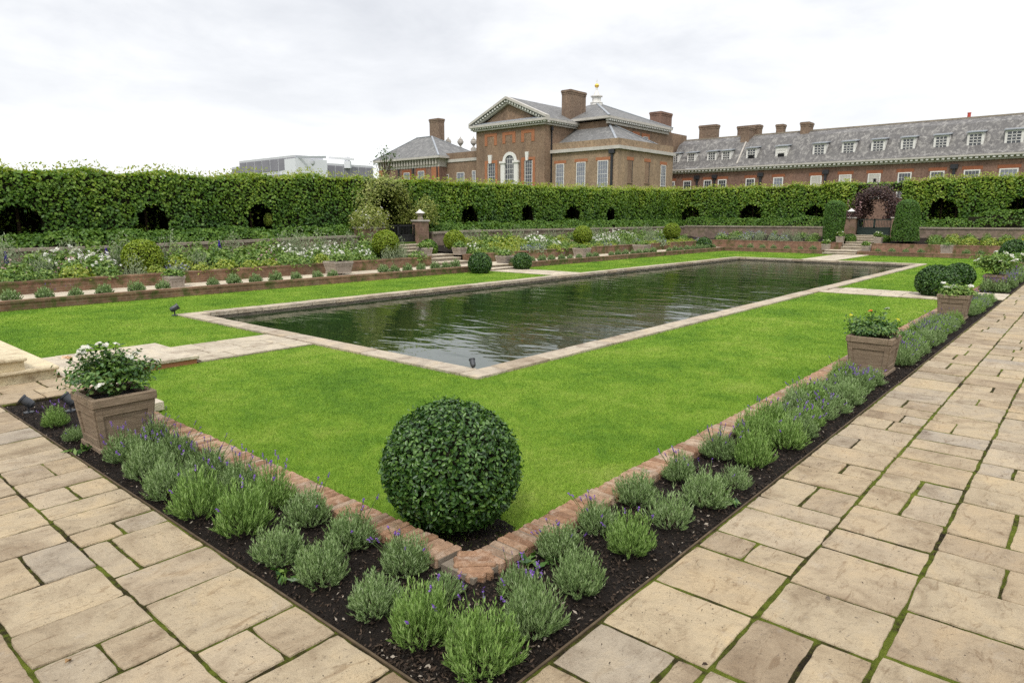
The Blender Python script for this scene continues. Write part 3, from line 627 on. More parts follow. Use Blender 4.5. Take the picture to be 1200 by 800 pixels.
# ================================================================== PLANTERS AND ROSES
def planter_parts(root, top=.5, bot=.40, h=.46, mat='planter_wood', fine=True):
    wd = M[mat]; mb = MB(); T, B = top / 2 - .02, bot / 2
    z0, z1 = .045, h - .11
    mb.add([(-B, -B, z0), (B, -B, z0), (B, B, z0), (-B, B, z0), (-T, -T, z1), (T, -T, z1), (T, T, z1), (-T, T, z1)], [(0, 1, 5, 4), (1, 2, 6, 5), (2, 3, 7, 6), (3, 0, 4, 7)])
    mb.build('box', wd, root)
    for k in range(4):                                   # raised frame round a sunk panel on each side
        fm = MB(); e = .014; lerp = lambda s, t: (((B + (T - B) * t) * s), -(B + (T - B) * t) - e, z0 + (z1 - z0) * t)
        for s0, s1, t0, t1 in ((-1, -.78, 0, 1), (.78, 1, 0, 1), (-.78, .78, 0, .2), (-.78, .78, .84, 1)):
            q = [Vector(lerp(s, t)) for s, t in ((s0, t0), (s1, t0), (s1, t1), (s0, t1))]; fm.prism([p + Vector((0, e + .003, 0)) for p in q], (0, -e - .003 - .0, 0))
        o = fm.build('panel_frame', wd, root, .003 if fine else 0); o.rotation_euler = (0, 0, k * math.pi / 2)
    mb = MB(); mb.cbox((0, 0, .022), (B + .03, B + .03, .022), .006); mb.build('plinth', wd, root)
    for nm, zz, hh, ex, b in (('band', h - .095, .016, .012, .004), ('rim', h - .04, .04, .028, .008)):
        mb = MB(); t2 = T + ex; t1 = T - .025
        for sx, sy, lx, ly in ((0, -1, t2, 0), (0, 1, t2, 0), (-1, 0, 0, t1), (1, 0, 0, t1)):
            w2 = (t2 - t1) / 2; cx, cy = sx * (t1 + w2), sy * (t1 + w2); mb.cbox((cx, cy, zz), (lx or w2, ly or w2, hh), b, 0, random.random())
        mb.build(nm, wd, root)
    so = MB(); so.quad((-T + .01, -T + .01, h - .06), (T - .01, -T + .01, h - .06), (T - .01, T - .01, h - .06), (-T + .01, T - .01, h - .06)); so.build('compost', M['soil'], root)
def flower_mesh(name, mat, r, petals=16, seed=0):
    g = np.random.default_rng(seed); cl = Cloud(); k = np.arange(petals); a = k * 2.4; el = .25 + 1.15 * k / petals; N = np.stack([np.cos(a) * np.cos(el), np.sin(a) * np.cos(el), np.sin(el)], 1); P = N * np.array([1, 1, .55]) * (r * (1 - .55 * k / petals))[:, None]
    V, Fc = oval_arrays(P, N + np.array([0, 0, .6]), r * 1.15, r * 1.1, spread=.25, out=.2); cl.add(V, Fc, np.repeat(g.uniform(0, 1, petals), 2))
    m = mesh_np(name, np.concatenate(cl.V), np.concatenate(cl.F), np.concatenate(cl.v)); m.materials.append(M[mat]); return m
ROSE = {'white': flower_mesh('flower', 'white_petal', .030), 'peach': flower_mesh('flower', 'peach_petal', .028), 'orange': flower_mesh('flower', 'orange_petal', .03), 'small_white': flower_mesh('flower', 'white_petal', .05, 8), 'yellow': flower_mesh('flower', 'yellow_petal', .03)}
def rose_bush(name, label, loc, rx, ry, h, nleaf, flowers, leaf=.042, mat='rose_leaf', group=None, shoots=()):
    root = thing(name, label, 'rose', loc, 0, group); cl = Cloud(); sm = MB(); clumps = []
    for i in range(26):
        u = sphere_pts(1, -.2)[0]; c = u * np.array([rx, ry, h * .55]) * random.uniform(.45, .95) + np.array([0, 0, h * .45]); clumps.append(c)
        sm.tube([(0, 0, -.02), Vector((c[0] * .5, c[1] * .5, c[2] * .55)), Vector(c)], [.006, .004, .002], 5)
    clumps = np.array(clumps); per = nleaf // len(clumps)
    for c in clumps:
        P = c + rng.normal(0, 1, (per, 3)) * np.array([rx, ry, h * .5]) * .22; P[:, 2] = np.maximum(P[:, 2], -.01); N = unit(P - np.array([0, 0, h * .2])) + np.array([0, 0, .7]); cl.leaves(P, N, leaf, leaf * .62, oval=True, spread=.9)
    for (dx, dy, dz) in shoots:
        sm.tube([(dx * .3, dy * .3, h * .5), (dx * .7, dy * .7, h * .5 + (dz - h * .5) * .6), (dx, dy, dz)], [.004, .003, .002], 5); n = 22; t = rng.uniform(.35, 1, (n, 1))
        P = np.array([dx, dy, 0]) * t + np.array([0, 0, h * .5]) * (1 - t) + np.array([0, 0, dz]) * t + rng.normal(0, .02, (n, 3)); cl.leaves(P, np.tile([0, 0, 1.], (n, 1)), leaf, leaf * .6, oval=True)
    for kind, x, y, z, s in flowers:
        q = np.array([x, y, z]); b0 = q * np.array([.45, .45, .55]); sm.tube([tuple(b0), tuple(b0 * .4 + q * .6 + np.array([0, 0, .02])), tuple(q)], [.004, .003, .0025], 5); n = 34 if leaf < .06 else 16; t = rng.uniform(0, .97, (n, 1)); P = b0 * (1 - t) + q * t + rng.normal(0, .028, (n, 3)); cl.leaves(P, np.tile([0, 0, 1.], (n, 1)), leaf, leaf * .6, oval=True)
    cl.build('foliage', M[mat], root); sm.build('stems', M['stem_green'], root)
    for kind, x, y, z, s in flowers:
        f = bpy.data.objects.new('flower', ROSE[kind]); f.location = (x, y, z); f.scale = (s,) * 3; f.rotation_euler = (random.uniform(-.5, .5), random.uniform(-.6, .2), random.uniform(0, 6)); C.objects.link(f); kid(f, root)
    return root
def planter(label, x, y, h=.46, top=.5, rz=0, mat='planter_wood', z=-.02, fine=True, group='square wooden planters beside the paving'):
    o = thing('garden_planter', label, 'planter', (x, y, z), rz, group); planter_parts(o, top, top * .8, h, mat, fine); return o
planter('weathered square wooden planter of white roses standing in the left lavender bed', 2.13, 6.62, .49, .52)
fl = []
for px, py, k, s in ((96, 412, 'white', 1.1), (102, 408, 'white', 1.2), (92, 416, 'white', .9), (78, 420, 'peach', 1.2), (115, 403, 'white', .8), (124, 404, 'white', .8), (136, 403, 'white', .7), (133, 425, 'white', 1.1), (138, 428, 'white', 1.1), (152, 418, 'white', .9), (160, 414, 'white', .9), (181, 423, 'white', 1.1), (117, 452, 'white', 1.0)):
    p = onY(px, py, 6.55 + random.uniform(-.12, .12)) if px != 117 else onY(px, py, 6.35); fl.append((k, p.x - 2.13, p.y - 6.62, p.z - .42, s))
rose_bush('rose_bush', 'white and peach rose bush growing in the left bed planter', (2.13, 6.62, .42), .33, .26, .37, 2300, fl, .042, shoots=((.36, .05, .28), (.40, -.1, .22), (-.30, .1, .27), (.12, 0, .42), (-.2, -.1, .4), (.3, .1, .38)))
planter('wooden planter with orange-flowered rose, nearest along the right bed', 9.9, 2.17, .49, .54)
fl = []
for px, py, k, s in ((1020, 366, 'orange', .75), (1030, 385, 'white', 1.1), (1040, 363, 'white', .7), (1052, 376, 'yellow', .8), (997, 371, 'yellow', .6)):
    p = onY(px, py, 2.17); fl.append((k, p.x - 9.9, p.y - 2.17, p.z - .4, s))
rose_bush('rose_bush', 'loose rose with one orange flower in the nearest planter of right bed', (9.9, 2.17, .42), .26, .30, .24, 1500, fl, .042, shoots=((-.1, .36, .22), (-.05, .3, .28), (.1, .05, .34), (.15, -.05, .35), (.05, .12, .30), (.2, -.22, .2), (0, .2, .27), (-.1, .1, .24)))
planter('wooden planter in right bed just before the clipped bush, white roses on top', 16.35, 2.17, .5, .54)
rose_bush('rose_bush', 'white rose bush in the planter just before the clipped bush, right bed', (16.35, 2.17, .4), .3, .30, .26, 1100, [('white', random.uniform(-.2, .2), random.uniform(-.25, .25), random.uniform(.18, .3), 1.5) for _ in range(5)], .055, 'mid_leaf')
planter('wooden planter just past the cross path in right bed, full of white flowers', 23.5, 2.2, .46, .52)
rose_bush('rose_bush', 'bushy white rose above planter just past the right cross path', (23.5, 2.2, .4), .5, .6, .62, 1500, [('small_white', random.uniform(-.4, .4), random.uniform(-.55, .55), random.uniform(.4, .68), 1.0) for _ in range(16)], .075, 'mid_leaf')
planter('wooden planter at far end of right bed, at the right edge of the picture', 30.9, 2.2, .46, .52)
rose_bush('rose_bush', 'green rose bush in the planter at far end of right bed', (30.9, 2.2, .4), .4, .4, .34, 800, [], .075, 'mid_leaf')

# ================================================================== CLIPPED BALLS, COLUMNS
def ball(name, label, x, y, z, r, mat, nleaf, leaf, squash=.95, group=None, stem=.0, cut=-.85, oval=True, cat='topiary'):
    root = thing(name, label, cat, (x, y, z), 0, group); c = np.array([0, 0, stem + r * squash * min(1, -cut)]); S = np.array([1, 1, squash]) * r
    U = sphere_pts(nleaf, cut); lum = 1 + (.07 if nleaf > 8000 else .03) * lump(U * 2.4, 1.3)[:, None] + .02 * lump(U * 6, 1.7)[:, None]; P = c + U * S * lum * (1 - np.abs(rng.normal(0, .06, (nleaf, 1))) + (rng.uniform(0, 1, (nleaf, 1)) > .93) * rng.uniform(0, .05, (nleaf, 1)))
    cl = Cloud(); cl.leaves(P, U + np.array([0, 0, .25]), leaf, leaf * .52, oval=oval, spread=.85, out=.9)
    if nleaf > 8000:
        low = (U[:, 2] < -.45) & (rng.uniform(0, 1, nleaf) < .6); P[low] = P[0]
        m = 420; U3 = sphere_pts(m, -.3); cl.leaves(c + U3 * S * rng.uniform(.99, 1.06, (m, 1)) * (1 + .07 * lump(U3 * 2.4, 1.3)[:, None]), U3, leaf * .8, leaf * .4, rng.uniform(.9, 1.3, m), oval=True, spread=1.3, out=1.5)
    n2 = nleaf // 3; U2 = sphere_pts(n2, cut); cl.leaves(c + U2 * S * rng.uniform(.80, .93, (n2, 1)), U2, leaf, leaf * .55, oval=oval, spread=1.)
    cl.build('foliage', M[mat], root)
    bm = bmesh.new(); bmesh.ops.create_icosphere(bm, subdivisions=3, radius=1); me = bpy.data.meshes.new('shade_core'); bm.to_mesh(me); bm.free(); core = bpy.data.objects.new('shade_core', me); me.materials.append(M['twig_shade']); C.objects.link(core); kid(core, root); core.location = tuple(c + np.array([0, 0, .07 * r])); core.scale = (r * .80, r * .80, r * squash * .76)  # dark core paints the shade between the leaves
    if stem:
        sm = MB()
        for i in range(9):
            a = i * .9; sm.tube([(math.cos(a) * .04, math.sin(a) * .04, -.02), (math.cos(a) * .09, math.sin(a) * .09, stem + .06), (math.cos(a) * r * .45, math.sin(a) * r * .45, stem + .25 * r + .06)], [.016, .011, .006], 6)
        sm.build('stems', M['stem_brown'], root)
    return root
bz = ball('clipped_bush', 'large glossy dark-green ball bush at the near corner of the lawn', 3.07, 3.2, LZ, .475, 'bush_leaf', 8200, .036, .95, 'clipped ball bushes on the lawns', .05, -.88)
def ball_px(px, py, rpx, plane, val, label, mat='bush_leaf', nleaf=2600, leaf=.07, z=None, **k):
    p = onY(px, py, val) if plane == 'y' else onX(px, py, val); d = (p - CAM).length; pr = (p - CAM).dot(FWD); r = rpx * pr / 792; return ball('clipped_bush', label, p.x, p.y, p.z - r * .85 if z is None else z, r, mat, nleaf, leaf, **k)
G1 = 'clipped ball bushes on the lawns'
ball_px(1098, 331, 23, 'y', 3.35, 'dark clipped dome bush beside the right cross path, nearer of the pair', z=LZ, nleaf=4200, leaf=.06, group=G1, squash=.86)
ball_px(1124, 320, 17, 'y', 3.3, 'dark clipped dome bush behind its twin, past the right cross path', z=LZ, nleaf=2600, leaf=.07, group=G1, squash=.9)
ball_px(562.5, 306.5, 14, 'y', 18.35, 'clipped ball bush left of the cross path beyond the pool', z=LZ, leaf=.07, group=G1)
ball_px(612, 305, 11.5, 'y', 18.35, 'clipped ball bush right of the cross path beyond the pool', z=LZ, leaf=.07, group=G1)
ball_px(825, 287, 9, 'x', 42.6, 'clipped ball bush in the far left corner of the lawn', z=LZ, nleaf=1500, leaf=.1, group=G1)
ball_px(1189, 295, 15, 'x', 41.8, 'clipped ball bush in the far right corner of the lawn', z=LZ, nleaf=2200, leaf=.09, group=G1)
G2 = 'yellow-green box balls in the raised bed'
for px, py, r, l in ((167, 301, 22.5, 'largest yellow-green box ball, standing among white roses in the raised bed'), (452, 284, 16, 'yellow-green box dome in front of the black gate'), (532.5, 281, 12.5, 'yellow-green box ball just right of the upper left-hand steps'), (683, 275, 11.5, 'yellow-green box ball in the middle of the raised bed'), (787.5, 270.5, 10, 'yellow-green box ball at the far end of the raised bed')):
    ball_px(px, py, r, 'y', 22.7, l, 'box_leaf', 2600, .075, group=G2)
def column(label, px0, px1, pytop, pybot, X, taper=0.):
    a, b = onX(px0, pybot, X), onX(px1, pybot, X); top = onX((px0 + px1) / 2, pytop, X).z; r = abs(a.y - b.y) / 2; z0 = a.z; h = top - z0; n = 9500
    root = thing('yew_column', label, 'topiary', (X, (a.y + b.y) / 2, z0), 0, 'clipped columns flanking the far steps')
    t = rng.uniform(0, 1, n); an = rng.uniform(0, 6.283, n); prof = np.where(t < .86, .93 + .07 * np.sin(t * 2.4 + .4), np.sqrt(np.clip(1 - ((t - .86) / .145) ** 2, 0, 1)) * .93)
    prof = prof * (1 + taper * .35 - taper * t); rr = r * prof * (1 + .04 * np.sin(an * 3 + t * 9)) * (1 - np.abs(rng.normal(0, .04, n))); P = np.stack([rr * np.cos(an), rr * np.sin(an), t * h], 1); N = np.stack([np.cos(an), np.sin(an), np.where(t > .85, 1.2, .35)], 1)
    cl = Cloud(); cl.leaves(P, N, .085, .04, spread=.9, out=.8); cl.build('foliage', M['yew_leaf'], root)
    mb = MB(); mb.lathe((0, 0, 0), [(r * .82, .02), (r * (.86 - .1 * taper), h * .5), (r * (.8 - .5 * taper), h * .84), (r * .5, h * .94), (.02, h * .96)], 16); mb.build('shade_core', M['twig_shade'], root)
    mb = MB(); mb.tube([(0, 0, -.3), (0, 0, .4)], [.07, .06]); mb.build('trunk', M['stem_brown'], root)
column('tall clipped column with square shoulders, left of the far steps', 964, 988, 235, 282, 47); column('broad tapering clipped column, right of the far steps', 1044.5, 1076, 234, 282, 47, .28)

# ================================================================== TERRACES ON THE FAR TWO SIDES
XF, YL = 43.45, 19.0                                  # low wall faces
strip = MB(); strip.box(-6, 49, YL + .25, 21.45, -.48, .02); strip.box(XF + .25, 46.0, -4, YL + .25, -.48, .02); tag(strip.build('terrace_path', M['pale_stone']), kind='structure')
def wall_run(name, label, axis, a, b, c, th, zb, zt, mat, cap=None, capmat=None, ov=.03, cat='wall', group=None):
    """zt: function of the running coordinate"""
    root = thing(name, label, cat, group=group); mb = MB(); cm = MB(); n = max(1, int(abs(b - a) / 1.5))
    for i in range(n):
        s0, s1 = a + (b - a) * i / n, a + (b - a) * (i + 1) / n; z0, z1 = zt(s0), zt(s1)
        for m_, e, lo, hi, q in ((mb, 0, zb, 0, 0), (cm, ov, 0, cap or 0, 1)):
            if q and not cap: continue
            c0, c1 = c - e, c + th + e; L = (zb, zb) if not q else (z0 + .0, z1 + .0); T = (z0 - .002, z1 - .002) if not q else (z0 + cap, z1 + cap)
            if axis == 'x': P = [(s0, c0, L[0]), (s1, c0, L[1]), (s1, c1, L[1]), (s0, c1, L[0]), (s0, c0, T[0]), (s1, c0, T[1]), (s1, c1, T[1]), (s0, c1, T[0])]
            else: P = [(c0, s0, L[0]), (c0, s1, L[1]), (c1, s1, L[1]), (c1, s0, L[0]), (c0, s0, T[0]), (c0, s1, T[1]), (c1, s1, T[1]), (c1, s0, T[0])]
            fs = [(4, 5, 6, 7), (0, 1, 5, 4), (2, 3, 7, 6)] + ([(0, 4, 7, 3)] if i == 0 else []) + ([(1, 2, 6, 5)] if i == n - 1 else [])
            m_.add(P, fs, random.random())
    mb.build('brickwork', M[mat], root)
    if cap: cm.build('coping', M[capmat], root, .008)
    return root
G3, G4, G5 = 'low brick walls round the lawn', 'brick walls of the raised beds', 'coped walls under the hedges'
low = lambda s: .055
wall_run('low_brick_wall', 'low red-brick wall along the left lawn, left of the cross path steps', 'x', -6, 20.2, YL, .25, -.45, low, 'mossy_brick', .06, 'mossy_brick', .012, group=G3)
wall_run('low_brick_wall', 'low red-brick wall along the left lawn, right of the cross path steps', 'x', 22.0, XF + .25, YL, .25, -.45, low, 'mossy_brick', .06, 'mossy_brick', .012, group=G3)
wall_run('low_brick_wall', 'low red-brick wall along the far lawn, left of the far steps', 'y', 12.75, YL - .02, XF, .25, -.45, low, 'garden_brick', .07, 'garden_brick', .012, group=G3)
wall_run('low_brick_wall', 'low red-brick wall along the far lawn, right of the far steps', 'y', -4, 10.85, XF, .25, -.45, low, 'garden_brick', .07, 'garden_brick', .012, group=G3)
w2z = lambda s: .30 + .1 * min(1, max(0, s - 3) / 30)
wall_run('raised_bed_wall', 'brick wall of the left raised bed, left of the stone steps', 'x', -6, 19.55, 21.45, .3, -.2, w2z, 'mossy_brick', .06, 'mossy_brick', .015, group=G4)
wall_run('raised_bed_wall', 'brick wall of the left raised bed, right of the stone steps', 'x', 21.7, 46.3, 21.45, .3, -.2, w2z, 'mossy_brick', .06, 'mossy_brick', .015, group=G4)
wall_run('raised_bed_wall', 'brick wall of the far raised bed, left of the far steps', 'y', 12.45, 21.4, 46, .3, -.2, lambda s: .46, 'garden_brick', .06, 'garden_brick', .015, group=G4)
wall_run('raised_bed_wall', 'brick wall of the far raised bed, right of the far steps', 'y', -4, 10.7, 46, .3, -.2, lambda s: .44, 'garden_brick', .06, 'garden_brick', .015, group=G4)
w3z = lambda s: 1.0 + .30 * min(1, max(0, s - 8) / 18)
wall_run('coped_wall', 'stone-coped brick wall under the left hedge, left of the black gate', 'x', -6, 18.5, 25, .35, .3, w3z, 'grey_brick', .10, 'old_stone', .05, group=G5)
wall_run('coped_wall', 'stone-coped brick wall under the left hedge, right of the black gate', 'x', 22.9, 49.5, 25, .35, .3, w3z, 'grey_brick', .10, 'old_stone', .05, group=G5)
wall_run('coped_wall', 'stone-coped brick wall under the far hedge, left of the green gate', 'y', 13.6, 25.0, 49.5, .35, .3, lambda s: 1.36, 'grey_brick', .10, 'old_stone', .05, group=G5)
wall_run('coped_wall', 'stone-coped brick wall under the far hedge, right of the green gate', 'y', -6, 9.6, 49.5, .35, .3, lambda s: 1.36, 'grey_brick', .10, 'old_stone', .05, group=G5)
# raised beds' soil
SV, SF, n0 = [], [], 0
for a, f in (((-6, 19.5, 21.7, 25.02, None, .3), lambda P: .26 + (P[:, 1] - 21.7) * .12), ((21.75, 49.5, 21.7, 25.02, None, .3), lambda P: .30 + (P[:, 1] - 21.7) * .12), ((46.25, 49.52, 12.5, 21.7, None, .3), lambda P: .38 + (P[:, 0] - 46) * .12), ((46.25, 49.52, -4, 10.6, None, .3), lambda P: .38 + (P[:, 0] - 46) * .12)):
    P, Fc = soilgrid('', a[0], a[1], a[2], a[3], f, a[5], .03); SV.append(P); SF.append(Fc + n0); n0 += len(P)
tag(obj_np('raised_soil', np.concatenate(SV), np.concatenate(SF), M['soil']), kind='structure')
sb = MB(); sb.box(-6, 20.2, YL + .25, YL + .9, .0, .035); sb.box(22.0, XF, YL + .25, YL + .9, .0, .035); sb.box(XF + .25, XF + .95, 12.8, YL, .0, .036); sb.box(XF + .25, XF + .95, -4, 10.8, .0, .036); tag(sb.build('terrace_soil', M['soil']), kind='structure')
# small lavender rows on the terrace strips
GT = 'small lavender mounds on the terrace strips'
def rowplants(axis, a, b, c, step, what, skip=()):
    s = a; i = 0
    while s < b:
        if all(abs(s - q) > .5 for q in skip):
            i += 1; x, y = (s, c + random.uniform(-.06, .06)) if axis == 'x' else (c + random.uniform(-.06, .06), s)
            lavender(x, y, f'small grey-green lavender mound, {nth(i)} {what}', random.uniform(.40, .54), None, 0 if random.random() < .2 else None, GT, .03, .85, True)
        s += random.uniform(step * .85, step * 1.2)
rowplants('x', 2.2, 19.6, YL + .58, .66, 'from the left end of the left terrace strip', (8.7, 14.5))
rowplants('x', 22.6, 43.0, YL + .58, .70, 'beyond the cross path on the left terrace strip', (29.8, 36.0))
rowplants('y', 12.9, 18.4, XF + .62, .72, 'left of the far steps on the far terrace strip', ())
rowplants('y', 2.6, 10.5, XF + .62, .72, 'from the right end of the far terrace strip', (6.6,))
# planters on the terraces
def small_planter(px0, px1, pytop, pybot, plane, val, label, plant, ph=.25, mat='planter_stone', nfl=0):
    f = onY if plane == 'y' else onX; a = f(px0, pybot, val); b = f(px1, pybot, val); tz = f(px0, pytop, val).z; w_ = max(.42, min(.8, (a - b).length)); h = max(.34, tz - a.z); c = (a + b) / 2
    x, y = (c.x, val + w_ * .45) if plane == 'y' else (val + w_ * .45, c.y); o = planter(label, x, y, h, w_, 0, mat, a.z, False, 'stone planters on the terraces')
    rose_bush('planter_shrub', plant, (x, y, a.z + h - .06), w_ * .55, w_ * .55, ph, 420, [('small_white', random.uniform(-.2, .2), random.uniform(-.2, .2), ph * random.uniform(.7, 1.05), .9) for _ in range(nfl)], .09, 'mid_leaf', 'shrubs in the terrace planters')
small_planter(199, 218, 324, 339, 'y', 20.3, 'square planter on left terrace strip, nearest the left edge', 'leafy shrub in the leftmost terrace planter')
small_planter(393, 414, 307, 321, 'y', 20.3, 'square planter on left terrace strip, below the white flower drift', 'leafy shrub in terrace planter below the white flower drift', .35)
small_planter(683, 692, 291, 300.5, 'y', 20.4, 'square planter on the terrace strip halfway along the pool', 'leafy shrub in terrace planter halfway along the pool')
small_planter(754, 762, 287, 294.5, 'y', 20.4, 'square planter on the terrace strip near the far corner', 'leafy shrub in terrace planter near the far corner')
small_planter(592, 603, 300, 310, 'y', 19.6, 'stone planter between the two ball bushes at cross path steps', 'white-flowered shrub in planter between the two ball bushes', .3, nfl=5)
small_planter(1101, 1115, 287, 297, 'x', 44.6, 'square planter against the far brick wall, right of the steps', 'low shrub in planter against the far brick wall', .2)
small_planter(497, 507, 292, 300, 'y', 21.8, 'stone planter left of the upper left-hand steps', 'leafy shrub in planter left of the upper left-hand steps', .3)
small_planter(538, 547, 290, 299, 'y', 21.8, 'stone planter right of the upper left-hand steps', 'leafy shrub in planter right of the upper left-hand steps', .3)
small_planter(962, 970, 286, 298, 'x', 43.8, 'stone planter at lower left of the far steps', 'white-flowered shrub in planter at lower left of far steps', .3, nfl=6)
small_planter(979, 987, 277, 287, 'x', 46.2, 'stone planter at upper left of the far steps', 'white-flowered shrub in planter at upper left of far steps', .35, nfl=8)
small_planter(1009, 1017, 288, 299, 'x', 43.8, 'stone planter at lower right of the far steps', 'yellow-green shrub in planter at lower right of far steps', .3)
small_planter(1024, 1031, 278, 290, 'x', 46.2, 'stone planter at upper right of the far steps', 'pale-flowered shrub in planter at upper right of far steps', .35, nfl=8)

# steps
def flight(name, label, boxes, mat='pale_stone', nose=.03):
    root = thing(name, label, 'steps'); 
    for x0, x1, y0, y1, z0, z1, dx, dy in boxes:
        mb = MB(); mb.box(x0, x1, y0, y1, z0, z1 - .035); mb.build('riser', M['old_stone'], root)
        mb = MB(); mb.box(x0 - (nose if dx < 0 else 0), x1 + (nose if dx > 0 else 0), y0 - (nose if dy < 0 else 0), y1, z1 - .033, z1, random.random()); mb.build('tread', M[mat], root, .008)
    return root
flight('stone_steps', 'two stone steps up from the lawn between the ball bushes', [(20.3, 21.95, 18.75, 19.2, -.2, -.02, 0, -1), (20.3, 21.95, 19.203, 19.9, -.2, .09, 0, -1)])
flight('stone_steps', 'broad stone steps through the left raised bed wall', [(19.6, 21.6, 21.3, 21.75, 0, .16, 0, -1), (19.6, 21.6, 21.753, 22.2, 0, .30, 0, -1), (19.6, 21.6, 22.203, 23.8, 0, .42, 0, -1)])
flight('stone_steps', 'stone steps rising to the black gate in the left hedge', [(20.3, 21.9, 23.9, 24.25, 0, .55, 0, -1), (20.3, 21.9, 24.253, 24.6, 0, .68, 0, -1), (20.3, 21.9, 24.603, 25.5, 0, .8, 0, -1)])
flight('stone_steps', 'lowest stone steps from the far lawn end', [(43.1, 43.55, 10.9, 12.7, -.2, .0, -1, 0), (43.553, 44.6, 10.9, 12.7, -.2, .13, -1, 0)])
flight('stone_steps', 'upper stone steps rising to the green far gate', [(45.8, 46.2, 10.75, 12.4, 0, .27, -1, 0), (46.203, 46.7, 10.75, 12.4, 0, .41, -1, 0), (46.703, 47.4, 10.75, 12.4, 0, .56, -1, 0), (47.403, 48.1, 10.75, 12.4, 0, .70, -1, 0), (48.103, 48.8, 10.75, 12.4, 0, .82, -1, 0), (48.803, 50.2, 10.6, 12.5, 0, .92, -1, 0)])
# broad new steps at the left edge of the picture (they come down towards the pool)
st = thing('stone_steps', 'broad clean sandstone steps at the left edge, coming down toward the pool', 'steps')
for i, (xe, z0, z1) in enumerate(((2.60, -.1, .15), (2.27, .15, .31), (1.94, .31, .47), (1.61, .47, .63))):
    if i > 1: continue
    mb = MB(); mb.box(-3, xe - .03, 9.96, 13.0, z0, z1 - .05, .3); mb.build('riser', M['step_stone'], st, .004)
    mb = MB(); mb.box(-3.002, xe, 9.92, 13.02, z1 - .05, z1, .8); mb.build('tread', M['step_stone'], st, .018)
ld = MB(); ld.cbox((2.80, 9.6, -.05), (.17, 1.9, .05), .006, 0, .9); tag(ld.build('landing_slab', M['pale_stone']), 'long pale stone slab behind the left planter at the foot of the steps', 'slab')
ss = thing('step_slab', 'pale stone slab on a brick course leading from steps to pool path', 'slab')
mb = MB(); mb.cbox((3.68, 10.72, -.02), (.71, .78, .024), .006, 0, .8); mb.build('slab', M['pale_stone'], ss)
mb = MB(); mb.box(2.98, 4.36, 9.97, 11.47, -.2, -.046); mb.build('brick_course', M['orange_brick'], ss)

# ---- spotlights
def spot(px, py, z, label, aim, tilt=.35, size=1.):
    p = onZ(px, py, z); o = thing('garden_spotlight', label, 'spotlight', (p.x, p.y, z), aim, 'black garden spotlights', size)
    mb = MB(); mb.lathe((0, 0, 0), [(.055, 0), (.055, .018), (.03, .024)], 14); mb.build('base', M['spot_metal'], o)
    mb = MB(); mb.tube([(0, 0, .02), (0, 0, .09)], [.012, .012], 8); mb.build('post', M['spot_metal'], o)
    h = MB(); h.lathe((0, 0, -.075), [(.03, 0), (.045, .02), (.05, .06), (.05, .13), (.058, .135), (.058, .155)], 18); hd = h.build('head', M['spot_metal'], o); hd.location = (0, 0, .135); hd.rotation_euler = (0, R(90) - tilt, 0)
    lz = MB(); lz.lathe((0, 0, .076), [(.048, 0), (.046, .004), (.001, .005)], 18); l = lz.build('lens', M['lens'], hd)
spot(205, 370, LZ, 'black spotlight on the lawn by the left corner of the pool', R(-20), .5, 1.25); spot(554, 434, LZ, 'black spotlight at the near corner of the pool', R(60), .9, .8)
spot(34, 484, -.03, 'black spotlight at the left end of the lavender bed', R(150), .7, .9); spot(83, 482, -.03, 'black spotlight between the planter and the left steps', R(140), .8, .95)
# dry leaf on the paving
def drop(px, py, label, s, mat='dry_leaf'):
    p = onZ(px, py, .004); cl = Cloud(); cl.leaves(np.array([[0, 0, .008]]), np.array([[0, 0, 1.]]), s, s * .5, oval=True, spread=.2, fold=.5); o = cl.build('fallen_leaf', M[mat]); o.location = p; tag(o, label, 'leaf', 'fallen leaves on the paving')
drop(80, 776, 'curled tan leaf lying on paving at lower left', .05); drop(700, 697, 'small dark leaf on a paving joint at lower right', .022, 'bark_chip'); drop(826, 780, 'small dark leaf on the long joint of the right path', .025, 'bark_chip'); drop(970, 702, 'dark curled leaf in the middle of a right path slab', .03, 'bark_chip')

